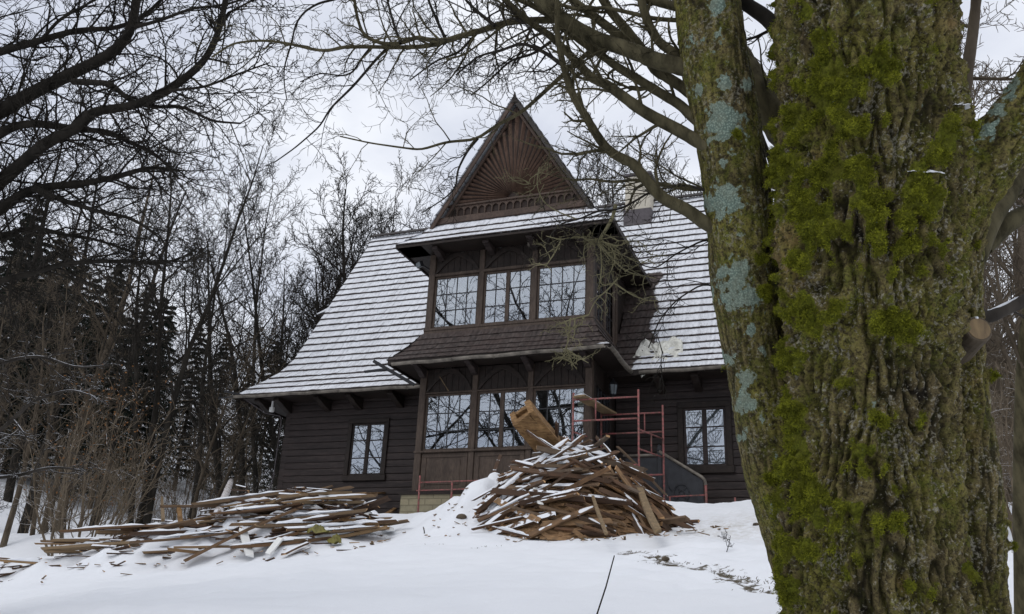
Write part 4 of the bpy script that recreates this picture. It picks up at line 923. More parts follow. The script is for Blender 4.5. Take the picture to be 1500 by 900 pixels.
def tree_px(key, mk, mats, u, d, s, label, group=None, rz=None, sz=None, name='bare_tree', cat='tree', parts=('trunk', 'crown')):
    x, y = ground_at(u, d); return plant(key, mk, mats, x, y, s, rnd.uniform(0, 6.28) if rz is None else rz, label, cat, group, name, sz, parts)
def top_scale(u, v, d, H):
    x, y = ground_at(u, d); return (float(at(u, v, d)[2])-T1(x, y))/H
# the two big forked stems left of the house
tree_px('a', mk_up(11, 3, .09), DK, 216, 24, top_scale(240, 70, 24, 10.3)*.85, 'tall dark bare tree with several upright stems just behind the low woodpile', rz=.4, sz=top_scale(240, 70, 24, 10.3))
tree_px('b', mk_tall(5), BR, 104, 26, .95, 'thick brown trunk standing left of the forked tree behind the low woodpile', name='bare_tree')
for u, d, s, k, sd in ((-10, 27, 1., 'c', 21), (50, 30, 1.05, 'b', 5), (150, 33, 1.1, 'c', 21), (286, 34, .9, 'b', 5), (20, 38, 1.2, 'b', 5), (-60, 34, 1.1, 'b', 5)):
    tree_px(k, mk_tall(sd), DK, u, d, s, 'slim bare tree standing in the dark wood left of the house', 'bare trees in the wood left of the house')
for u, d, s, kk in ((72, 24, .8, 'd'), (18, 23, .85, 'e'), (300, 29, .8, 'e')):
    tree_px(kk, mk_up(31 if kk == 'd' else 47, 2, .12), BR, u, d, s, 'young two-stemmed bare tree at the edge of the wood left of the house', 'young trees at the wood edge')
# behind the house
tree_px('f', mk_up(63, 5, .30), DK, 578, 41, top_scale(580, 150, 41, 10)*.92, 'bare fan-shaped tree rising behind the roof close left of the carved gable', rz=1.1, sz=top_scale(580, 150, 41, 10))
tree_px('g', mk_up(77, 4, .26), DK, 492, 42, top_scale(500, 215, 42, 10)*.92, 'bare tree behind the left end of the roof, lower than the one near the gable', rz=2.1, sz=top_scale(500, 215, 42, 10))
tree_px('e', mk_up(47, 2, .12), DK, 428, 36, top_scale(440, 290, 36, 10)*.92, 'narrow bare tree beside the left edge of the snowy roof', rz=.3, sz=top_scale(440, 290, 36, 10))
tree_px('d', mk_up(31, 2, .12), DK, 545, 46, top_scale(540, 190, 46, 10)*.92, 'bare tree farther back between the two trees behind the roof', rz=.8, sz=top_scale(540, 190, 46, 10))
tree_px('f', mk_up(63, 5, .30), DK, 905, 42, top_scale(905, 165, 42, 10)*.92, 'bare fan-shaped tree behind the roof ridge near the chimney', rz=3.0, sz=top_scale(905, 165, 42, 10))
tree_px('g', mk_up(77, 4, .26), DK, 985, 44, top_scale(985, 130, 44, 10)*.92, 'bare tree behind the ridge between chimney and lichened stem', rz=4.2, sz=top_scale(985, 130, 44, 10))
tree_px('a', mk_up(11, 3, .09), DK, 850, 47, top_scale(850, 190, 47, 10)*.92, 'bare tree behind the right slope of the carved gable', rz=2.2, sz=top_scale(850, 190, 47, 10))
tree_px('g', mk_up(77, 4, .26), DK, 622, 45, top_scale(628, 185, 45, 10)*.92, 'bare tree behind the roof, nearest to the left side of the carved gable', rz=5.2, sz=top_scale(628, 185, 45, 10))
tree_px('f', mk_up(63, 5, .30), DK, 460, 47, top_scale(462, 260, 47, 10)*.92, 'bare spreading tree far back beyond the left verge of the roof', rz=4., sz=top_scale(462, 260, 47, 10))
tree_px('a', mk_up(11, 3, .09), DK, 940, 48, top_scale(940, 150, 48, 10.3)*.92, 'bare upright tree far behind the chimney', rz=1.2, sz=top_scale(940, 150, 48, 10.3))
tree_px('f', mk_up(63, 5, .30), DK, 385, 40, top_scale(385, 190, 40, 10)*.92, 'bare fan-shaped tree behind the left eave corner', rz=2.6, sz=top_scale(385, 190, 40, 10))
# right-hand edge
tree_px('g', mk_up(77, 4, .26), BR, 1452, 13, .98, 'bare many-stemmed tree beyond the mossy trunk at the right edge', rz=1.3)
tree_px('f', mk_up(63, 5, .30), BR, 1540, 16, .9, 'bare spreading tree farthest right beyond the mossy trunk', rz=.2)
tree_px('d', mk_up(31, 2, .12), BR, 1400, 26, 1.3, 'slim bare tree seen past the crook of the mossy trunk', rz=2.)
tree_px('e', mk_up(47, 2, .12), BR, 1492, 24, 1.35, 'slim bare tree behind the many-stemmed tree at the right edge', rz=1.)
# undergrowth
for i in range(9):
    u = rnd.uniform(-60, 425); d = rnd.uniform(23, 36); x, y = ground_at(u, d)
    if x > -7 and y > -1.5: d = 34; x, y = ground_at(u, d)
    if x > -7.3: continue
    plant('h' if i % 2 else 'i', mk_brush(91 if i % 2 else 92), (BB, ('bark_brown', 'bark_snowy'), BR)[i % 3], x, y, rnd.uniform(.6, 1.0), rnd.uniform(0, 6), 'bushy leafless shrub of brown stems under the trees left of the house', 'shrub', 'leafless shrubs left of the house', 'bare_shrub', None, ('stem', 'twig'))
for u, d, s in ((1462, 11, .8), (1500, 12.5, .95), (1478, 17, 1.4), (1515, 20, 1.5), (1440, 21, 1.6), (1490, 26, 1.6)):
    tree_px('h', mk_brush(91), BB, u, d, s, 'leafless shrub behind the mossy trunk at the right edge', 'leafless shrubs at the right edge', name='bare_shrub', cat='shrub', parts=('stem', 'twig'))
# spruces
def spruce(seed):
    g = random.Random(seed); T = Tubes(); T.add([(0, 0, -.4), (0, 0, 5), (0, 0, 12)], [.17, .11, .02], 7); V, F = [], []
    for lv in range(30):
        z = 1.2+10.6*lv/29; R = 2.5*(1-lv/30)**.85+.12
        for k in range(8):
            a = g.uniform(0, 2*PI); L = R*g.uniform(.7, 1.1); dr = -.25-.18*(1-lv/30)
            for j in range(9):
                t = (j+.6)/9; c = np.array([math.cos(a)*L*t, math.sin(a)*L*t, z+dr*L*t*t*1.2+.1*L*t]); s = np.array([-math.sin(a), math.cos(a), 0]); o = np.array([math.cos(a), math.sin(a), -.35])
                for q in (-1, 1, 0):
                    w = (.34-.18*t)*L*.55+.06; e = c+s*q*w+o*w*.55+np.array([0, 0, -.10-(.16 if q == 0 else 0)]); b = len(V); n = np.array([0, 0, .05])
                    V += [c+o*.05, c+s*.02*q-o*.05-n, e, e+n*.3]; F.append((b, b+1, b+2, b+3))
    n = Tubes(); n.V = [np.array(V)]; n.F = [np.array(F)]; n.o = len(V); return T, n
for i, (u, d, s) in enumerate(((-45, 43, 1.2), (5, 45, 1.15), (52, 44, 1.05), (110, 47, 1.1), (140, 44, .85), (190, 48, 1.0), (-20, 50, 1.1), (28, 54, 1.15), (80, 50, 1.0), (-60, 56, 1.2), (165, 52, 1.08), (205, 58, 1.0), (258, 56, .92), (300, 60, .95), (345, 56, .8), (378, 62, 1.0), (415, 60, .85), (110, 62, 1.1))):
    x, y = ground_at(u, d); plant('s%d' % (i % 2), (lambda k=i % 2: spruce(5+k)), ('bark_brown', 'needles'), x, y, s, rnd.uniform(0, 6), 'dark green spruce in the dense wood left of the house', 'spruce', 'spruces in the wood left of the house', 'spruce_tree', None, ('trunk', 'needles'))
# far woodland as one mass
def woodland():
    base = []
    for sd in (1, 2, 3):
        tr, crn = tree_arrays(P_FAR, 12, .075, 200+sd); a, b = tr.arrays(); c, e = crn.arrays(); base.append((np.concatenate([a, c]), np.concatenate([b, e+len(a)])))
    V, F, o = [], [], 0; g = random.Random(3)
    def put(x, y, s):
        nonlocal o
        v, f = base[g.randrange(3)]; a = g.uniform(0, 6.28); R = np.array([[math.cos(a), -math.sin(a), 0], [math.sin(a), math.cos(a), 0], [0, 0, 1]])*s
        V.append(v @ R.T+np.array([x, y, T1(x, y)])); F.append(f+o); o += len(v)
    for i in range(105):
        u = g.uniform(-150, 520); d = g.uniform(44, 85); x, y = ground_at(u, d); put(x, y, g.uniform(.35, .8) if u < 380 else g.uniform(.35, .65))
    for i in range(170):
        u = g.uniform(-100, 460); d = g.uniform(40, 66); x, y = ground_at(u, d)
        if x < -7.5: put(x, y, g.uniform(.13, .32))
    for i in range(60):
        u = g.uniform(1380, 1650); d = g.uniform(24, 60); x, y = ground_at(u, d)
        if x > 11.6: put(x, y, g.uniform(.35, .95))
    me = np_mesh('woodland', np.concatenate(V), np.concatenate(F), False); tag(link('woodland', me, M['bark_brush']), 'brown leafless woodland covering the hillside behind everything', 'woodland', kind='stuff')
woodland()
# ------------------------------------------------------------------ traced limbs
def smooth_path(P, n):
    P = np.array(P, float); t = np.concatenate([[0], np.cumsum(np.linalg.norm(np.diff(P[:, :3], axis=0), axis=1))]); t /= t[-1]; u = np.linspace(0, 1, n)
    Q = np.stack([np.interp(u, t, P[:, k]) for k in range(P.shape[1])], 1)
    for _ in range(2):
        R = Q.copy(); R[1:-1] = Q[:-2]*.25+Q[1:-1]*.5+Q[2:]*.25; Q = R
    return Q
P_TW = dict(seg=[6, 4, 3], wig=[.20, .24, .26], trop=[.02, .01, .0], tip=[.3, .4, .6], side=[5, 4, 3], kids=[6, 4], start=[.15, .2], ang=[.75, .8], lenf=[.5, .5], tl=[.35, .3], rf=[.6, .65], rmin=.0022)
def limb(parent, trace, d0, d1, r0, r1, mat='bark_green', tw=1., twl=.55, rmin=.0022, name='limb', seed=1, side=9, tstart=.12, P=P_TW, wob=.15):
    """a limb following the photograph's line between depths d0..d1, with side twigs; radii in photo pixels"""
    if parent.name.startswith('old_mossy') and d0 < 4.56 and trace[0][0] < 1060: trace = [(trace[0][0]+34, trace[0][1]+9)]+list(trace)
    g = random.Random(seed); n = max(8, len(trace)*4); k = len(trace)
    pts = [list(at(u, v, d0+(d1-d0)*i/(k-1)+wob*noise.noise((u*.01, v*.01, seed))))+[(r0+(r1-r0)*(i/(k-1))**.8)*(d0+(d1-d0)*i/(k-1))/FPX] for i, (u, v) in enumerate(trace)]
    Q = smooth_path(pts, n); T = Tubes(); rr = Q[:, 3]*(1+.10*np.array([noise.noise((i*.9, seed, 3)) for i in range(n)])); T.add(Q[:, :3], rr, side)
    L = np.linalg.norm(np.diff(Q[:, :3], axis=0), axis=1).sum(); m = int(L*9*tw); Pp = dict(P); Pp['rmin'] = rmin; az = g.uniform(0, 6)
    for j in range(m):
        t = tstart+(1-tstart)*(j+g.random())/m; f = t*(n-1); i = min(int(f), n-2); p = Q[i, :3]+(Q[i+1, :3]-Q[i, :3])*(f-i); d = norm(Q[i+1, :3]-Q[i, :3]); az += 2.4+g.uniform(-.6, .6); r = Q[i, 3]
        grow([T], p, rot_dir(d, g.uniform(.5, 1.1), az), twl*g.uniform(.35, 1.25)*(1-.35*t), max(rmin*1.6, min(r*.5, .010)), 0, Pp, g)
    return link(name, T.mesh(name), M[mat], parent)
# ---- big bare tree just outside the left edge, its limbs reach into view
lt_base = at(-170, 700, 7.6); lt = empty('bare_tree', (float(lt_base[0]), float(lt_base[1]), T1(lt_base[0], lt_base[1])), 'big dark tree reaching in from the left edge with long bare limbs', 'tree')
T = Tubes(); zb = T1(lt_base[0], lt_base[1])-.4; tops = at(-140, 100, 7.6); T.add(smooth_path([[lt_base[0], lt_base[1], zb, .34], [lt_base[0]+.1, lt_base[1], zb+2, .28], list(at(-150, 380, 7.6))+[.24], list(tops)+[.19], list(at(-120, -250, 7.6))+[.12]], 24)[:, :3], np.linspace(.34, .12, 24), 14); link('trunk', T.mesh('trunk'), M['bark_dark'], lt)
for i, (tr, d0, d1, r0, r1) in enumerate((
    ([(-140, 260), (-60, 200), (0, 164), (44, 138), (107, 107), (156, 84), (187, 58), (198, 22), (201, -15), (210, -60)], 7.6, 6.6, 13, 5),
    ([(-140, 130), (-60, 95), (0, 76), (58, 60), (111, 44), (173, 42), (215, 22), (245, -10)], 7.6, 7.0, 8, 2),
    ([(-140, 290), (-50, 225), (0, 196), (27, 182), (67, 182), (107, 191), (156, 191), (191, 209), (231, 227), (262, 262)], 7.6, 6.8, 9, 1.8),
    ([(-140, 400), (-60, 320), (0, 267), (36, 236), (67, 209), (116, 187), (129, 164), (196, 156), (249, 133), (302, 89), (320, 49), (331, 0), (336, -40)], 7.6, 6.2, 12, 3.5),
    ([(-140, 410), (-50, 345), (0, 307), (44, 276), (124, 269), (178, 258), (218, 244), (262, 250)], 7.6, 7.0, 11, 2),
    ([(107, 120), (164, 122), (187, 147), (222, 158), (267, 155), (310, 178), (352, 181)], 7.0, 6.6, 5, 1.4),
    ([(49, 276), (89, 293), (147, 311), (196, 320), (238, 352)], 7.3, 7.0, 5, 1.4),
    ([(-140, 500), (-50, 430), (0, 411), (42, 402), (84, 388), (134, 383), (196, 383), (238, 388), (280, 372)], 7.6, 7.2, 7, 1.6),
    ([(-140, 450), (-60, 380), (0, 345), (52, 332), (95, 345), (140, 350), (200, 372)], 7.6, 7.4, 6, 1.5),
    ([(-140, 120), (-60, 40), (-10, -10), (30, -60)], 7.6, 7.0, 9, 3),
    ([(60, 60), (85, 30), (120, 10), (170, -15)], 7.2, 7.0, 3, 1.2),
    ([(198, 40), (235, 30), (282, 12), (330, 8), (380, -10)], 6.6, 6.3, 3, 1.3),
    ([(249, 133), (300, 128), (350, 108), (395, 92)], 6.4, 6.3, 2.5, 1))):
    limb(lt, tr, d0, d1, r0, r1, 'bark_dark', 1.35, .80, .0032, seed=40+i, side=8, tstart=.15)
for i, (tr, d0, r0) in enumerate((([(-140, 720), (-30, 650), (0, 632), (36, 598), (48, 587), (84, 575), (106, 570), (140, 582)], 8., 4), ([(-140, 740), (-40, 700), (0, 700), (36, 695), (62, 686), (87, 684), (120, 690)], 8., 4), ([(-140, 600), (-30, 545), (10, 528), (60, 520), (110, 540), (160, 535)], 8.5, 4))):
    limb(lt, tr, d0, d0, r0, 1.2, 'bark_snowy', .9, .6, .003, seed=70+i, side=7)
# ---- old mossy tree: stems sculpted from the outline, bark, moss and lichen in relief
mt_base = at(1290, 1050, 4.05); mtx, mty = float(mt_base[0]), float(mt_base[1]); mossy = empty('old_mossy_tree', (mtx, mty, T1(mtx, mty)), 'old thick-trunked tree with green moss and grey-green lichen filling the right side', 'tree')
def blob_field(V, blobs, d):
    f = np.zeros(len(V)); e = V-CAM; zz = e @ FW; pu = 750+FPX*(e @ R2)/zz; pv = 450-FPX*(e @ U2)/zz
    for (u, v, r, w) in blobs: f = np.maximum(f, w*np.exp(-((pu-u)**2+(pv-v)**2)/(r*r)))
    return f
MOSS = []
def stem(name, trace, nA, nL, moss=(), lich=(), ochre=(), furrow=.012, d_front=3.62, vscale=1., tuft=0, seed=0, algae=.5, moss_base=0., speck=1., lich_base=0.):
    pts = [list(at(u, v, d))+[r*d/FPX] for (u, v, r, d) in trace]; Q = smooth_path(pts, nL); Cn, Rr = Q[:, :3], Q[:, 3]
    d = np.gradient(Cn, axis=0); d /= np.linalg.norm(d, axis=1)[:, None]; ref = RT; b = np.cross(d, ref); b /= np.linalg.norm(b, axis=1)[:, None]; a = np.cross(b, d)
    th = np.arange(nA)*2*PI/nA; N = a[:, None, :]*np.cos(th)[None, :, None]+b[:, None, :]*np.sin(th)[None, :, None]; V = (Cn[:, None, :]+N*Rr[:, None, None]).reshape(-1, 3); N = N.reshape(-1, 3)
    s = np.concatenate([[0], np.cumsum(np.linalg.norm(np.diff(Cn, axis=0), axis=1))]); S = np.repeat(s, nA); TH = np.tile(th, nL); RA = np.repeat(Rr, nA)
    fld = blob_field(V+N*0, moss, d_front); lf_ = blob_field(V, lich, d_front); oc = blob_field(V, ochre, d_front)
    disp = np.zeros(len(V)); mo = np.zeros(len(V)); li = np.zeros(len(V)); fu = np.zeros(len(V)); al = np.zeros(len(V)); cu = np.zeros(len(V)); rr0 = float(Rr.mean())
    nz = noise.noise
    for i in range(len(V)):
        x, y, z = V[i]; cx_, cy_ = math.cos(TH[i])*rr0, math.sin(TH[i])*rr0; ss = S[i]
        w = nz((cx_*5+seed, cy_*5, ss*1.6))*.03
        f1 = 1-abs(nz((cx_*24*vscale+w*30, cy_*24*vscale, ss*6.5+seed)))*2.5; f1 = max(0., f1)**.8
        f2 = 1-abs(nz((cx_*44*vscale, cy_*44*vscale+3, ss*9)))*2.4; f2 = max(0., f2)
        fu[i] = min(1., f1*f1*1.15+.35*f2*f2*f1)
        big = nz((cx_*3+7, cy_*3, ss*1.4+seed))
        m = fld[i]*.92+moss_base+nz((x*7, y*7, z*7))*.62+nz((x*17, y*17, z*13))*.52+.15*big-.22*fu[i]
        m = 0. if m < .40 else min(1., (m-.40)/.26); mo[i] = m*.95
        l = lf_[i]*1.1+nz((x*22, y*22, z*22+9))*.55+nz((x*60, y*60, z*60))*.35+lich_base; l = min(1., max(0., (l-.30)*1.35)); li[i] = l
        cush = 0.
        if m > 0:
            c1 = noise.voronoi((x*15, y*15, z*15))[0][0]; c2 = noise.voronoi((x*36, y*36, z*36))[0][0]; cush = m*(.056*max(0., 1-c1*1.45)**.7+.020*max(0., 1-c2*1.25)); cu[i] = max(0., 1-c1*1.35)*(1 if tuft else .4)
        disp[i] = big*rr0*.07+w-furrow*fu[i]*(1-m*.8)+(.007*nz((x*55, y*55, z*55))+.007*nz((x*24, y*24, z*17)))*(furrow/.012)+cush+l*(.004+.006*nz((x*90, y*90, z*90)))
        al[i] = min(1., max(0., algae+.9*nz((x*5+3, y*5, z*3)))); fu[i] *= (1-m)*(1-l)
    V = V+N*disp[:, None]; i = np.arange(nL-1)[:, None]*nA; j = np.arange(nA)[None, :]; j2 = (j+1) % nA
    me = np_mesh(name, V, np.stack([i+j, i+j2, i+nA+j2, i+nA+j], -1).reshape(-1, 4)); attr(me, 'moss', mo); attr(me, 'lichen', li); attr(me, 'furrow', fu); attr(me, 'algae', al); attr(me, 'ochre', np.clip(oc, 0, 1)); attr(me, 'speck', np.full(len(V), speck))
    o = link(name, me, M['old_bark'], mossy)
    if tuft:
        g = random.Random(seed+5); idx = np.where((mo > .45) & (cu > .16) & (((V-CAM) @ FW) < 5.5))[0]; vn = np.zeros(len(V)*3, np.float32); me.vertices.foreach_get('normal', vn); vn = vn.reshape(-1, 3)
        fr = (vn*(CAM-V)).sum(1) > -.12*np.linalg.norm(CAM-V, axis=1); idx = [i for i in idx if fr[i]]; TV, TF, tip = [], [], []
        for i in g.choices(idx, k=tuft):
            p = V[i]; n0 = vn[i]
            for _ in range(6):
                dd = norm(n0+np.array([g.gauss(0, .6), g.gauss(0, .6), g.gauss(-.05, .6)])); L = g.uniform(.004, .011)*(.6+.6*mo[i]); sd = norm(np.cross(dd, [g.random()-.5, g.random()-.5, g.random()-.5]))*L*.22; q = p+np.array([g.gauss(0, .006), g.gauss(0, .006), g.gauss(0, .006)])-n0*.002; b = len(TV)
                TV += [q-sd, q+sd, q+dd*L]; TF.append((b, b+1, b+2)); tip += [0, 0, 1]
        mm_ = np_mesh('moss', np.array(TV), np.zeros((0, 4), int), False, np.array(TF)); attr(mm_, 'tip', tip); link('moss', mm_, M['moss'], o)
    return o
MAIN_MOSS = [(1175, 110, 45, .9), (1215, 85, 55, .8), (1250, 130, 60, .85), (1290, 110, 40, .7), (1180, 180, 45, .95), (1230, 195, 60, .8), (1160, 250, 40, .95), (1205, 260, 55, .85), (1260, 250, 55, .8), (1300, 170, 40, .55), (1350, 160, 35, .7), (1385, 200, 40, .85), (1370, 235, 35, .8), (1175, 300, 45, .9), (1230, 320, 60, .85), (1290, 300, 60, .85), (1345, 285, 55, .9), (1330, 330, 50, .8), (1200, 370, 45, .65), (1290, 380, 50, .6), (1150, 380, 35, .7), (1160, 450, 35, .75), (1160, 520, 30, .75), (1165, 600, 30, .7), (1165, 680, 35, .85), (1170, 740, 40, .9), (1165, 800, 35, .95), (1175, 860, 35, .95), (1245, 745, 38, .66), (1290, 765, 36, .62), (1250, 800, 30, .5), (1310, 700, 40, .38), (1340, 860, 50, .42), (1220, 880, 50, .45), (1290, 450, 60, .40), (1230, 560, 50, .42), (1300, 620, 50, .38), (1200, 480, 40, .50), (1240, 40, 40, .45), (1260, 680, 40, .42), (1320, 480, 40, .42), (1185, 30, 30, .6)]
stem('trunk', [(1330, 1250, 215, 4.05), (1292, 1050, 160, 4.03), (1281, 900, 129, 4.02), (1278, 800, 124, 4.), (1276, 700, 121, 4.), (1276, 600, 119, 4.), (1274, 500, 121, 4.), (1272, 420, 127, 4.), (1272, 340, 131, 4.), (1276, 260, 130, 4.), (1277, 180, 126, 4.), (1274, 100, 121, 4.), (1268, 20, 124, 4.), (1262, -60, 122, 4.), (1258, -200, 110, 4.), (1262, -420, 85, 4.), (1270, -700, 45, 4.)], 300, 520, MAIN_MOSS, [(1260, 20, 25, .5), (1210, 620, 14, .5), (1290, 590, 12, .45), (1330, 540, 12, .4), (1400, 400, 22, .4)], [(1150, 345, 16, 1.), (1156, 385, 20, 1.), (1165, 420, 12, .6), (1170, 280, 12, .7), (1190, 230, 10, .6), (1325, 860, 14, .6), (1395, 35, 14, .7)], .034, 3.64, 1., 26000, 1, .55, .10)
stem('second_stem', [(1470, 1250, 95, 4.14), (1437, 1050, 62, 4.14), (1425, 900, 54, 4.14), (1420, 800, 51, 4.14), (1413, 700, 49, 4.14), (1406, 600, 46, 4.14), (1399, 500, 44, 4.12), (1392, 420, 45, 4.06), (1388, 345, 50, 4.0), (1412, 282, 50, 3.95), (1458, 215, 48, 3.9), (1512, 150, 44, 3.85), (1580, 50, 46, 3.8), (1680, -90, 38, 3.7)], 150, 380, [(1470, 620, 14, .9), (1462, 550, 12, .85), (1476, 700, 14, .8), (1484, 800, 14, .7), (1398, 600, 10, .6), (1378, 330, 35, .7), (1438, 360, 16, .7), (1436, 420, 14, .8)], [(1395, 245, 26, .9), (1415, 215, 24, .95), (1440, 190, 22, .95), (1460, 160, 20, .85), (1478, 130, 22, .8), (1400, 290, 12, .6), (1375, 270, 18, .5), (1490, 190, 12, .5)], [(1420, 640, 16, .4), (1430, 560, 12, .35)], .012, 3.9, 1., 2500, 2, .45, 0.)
LICH = [(1060, 180, 30, 1.), (1045, 165, 18, .8), (1060, 240, 9, .7), (1066, 215, 9, .6), (1058, 120, 12, .85), (1096, 124, 10, .85), (1052, 60, 12, .7), (1015, 60, 14, .6), (1052, 8, 14, .85), (1022, 130, 14, .7), (1063, 292, 26, 1.), (1040, 300, 16, .8), (1055, 315, 14, .7), (1082, 395, 20, .8), (1075, 430, 30, 1.), (1100, 435, 20, .9), (1062, 400, 16, .8), (1093, 555, 15, 1.), (1092, 592, 17, 1.), (1063, 525, 13, .8), (1120, 514, 9, .95), (1103, 481, 9, .9), (1140, 745, 11, .95), (1114, 614, 6, .8), (1088, 640, 9, .7), (1150, 830, 16, .8), (1146, 865, 14, .7), (1085, 345, 9, .5), (1120, 350, 7, .5), (1035, 210, 12, .6)]
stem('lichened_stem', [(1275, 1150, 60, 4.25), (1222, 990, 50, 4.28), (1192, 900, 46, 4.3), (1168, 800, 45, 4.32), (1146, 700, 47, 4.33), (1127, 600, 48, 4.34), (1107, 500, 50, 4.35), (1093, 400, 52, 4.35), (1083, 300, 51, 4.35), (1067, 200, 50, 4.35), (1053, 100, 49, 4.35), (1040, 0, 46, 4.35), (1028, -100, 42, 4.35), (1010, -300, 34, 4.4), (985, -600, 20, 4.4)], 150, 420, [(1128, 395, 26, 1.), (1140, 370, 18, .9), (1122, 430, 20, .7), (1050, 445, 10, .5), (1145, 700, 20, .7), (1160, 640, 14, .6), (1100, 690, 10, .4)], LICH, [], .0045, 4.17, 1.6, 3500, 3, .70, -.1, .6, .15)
def in_tree(name, u, v, d, ru, rv, rz, mat, n=20, tilt=.0):
    """small lump of snow in a crotch"""
    c = at(u, v, d); V = []; K = 6; N = n
    for i in range(K):
        for j in range(N): a = 2*PI*j/N; r = i/(K-1)*(1+.7*noise.noise((math.cos(a)*2.2+u, math.sin(a)*2.2, 1))); V.append(c+RT*ru*r*math.cos(a)+np.array([-sy*.72, cy*.72, tilt])*rv*r*math.sin(a)+np.array([sy*tilt, -cy*tilt, .8])*(rz*(1-(i/(K-1))**2)-.01+.006*noise.noise((math.cos(a)*3*r, math.sin(a)*3*r, u))))
    mb = MB(); mb.add(V, [(i*N+j, i*N+(j+1) % N, (i+1)*N+(j+1) % N, (i+1)*N+j) for i in range(K-1) for j in range(N)]); return mb.build(name, M[mat], mossy, smooth=True)
in_tree('snow', 1358, 249, 3.60, .075, .055, .008, 'snow', 40, .45); in_tree('snow', 1402, 158, 3.72, .045, .06, .02, 'snow'); in_tree('snow', 1134, 352, 4.22, .035, .08, .03, 'snow'); in_tree('snow', 1396, 145, 3.85, .03, .05, .02, 'snow')
def stub():
    a, b = at(1398, 512, 4.05), at(1434, 482, 3.83); mb = MB(); P = [a+(b-a)*t for t in (0, .35, .7, .96, 1.)]; n0 = len(mb.v); mb.tube(P, [.085, .072, .064, .060, .056], 18); o = mb.build('branch_stub', M['bark_brown'], mossy, smooth=False)
    e = (b-a)/np.linalg.norm(b-a); mb = MB(); mb.tube([b-e*.004, b+e*.003], [.050, .048], 18); mb.build('cut_face', M['old_pole'], o)
    mb = MB(); q = b+np.array([0, 0, .052])-e*.02; mb.tube([q-e*.05, q-e*.02, q+e*.02], [.005, .018, .006], 8); mb.build('snow', M['snow'], o, smooth=True)
stub()
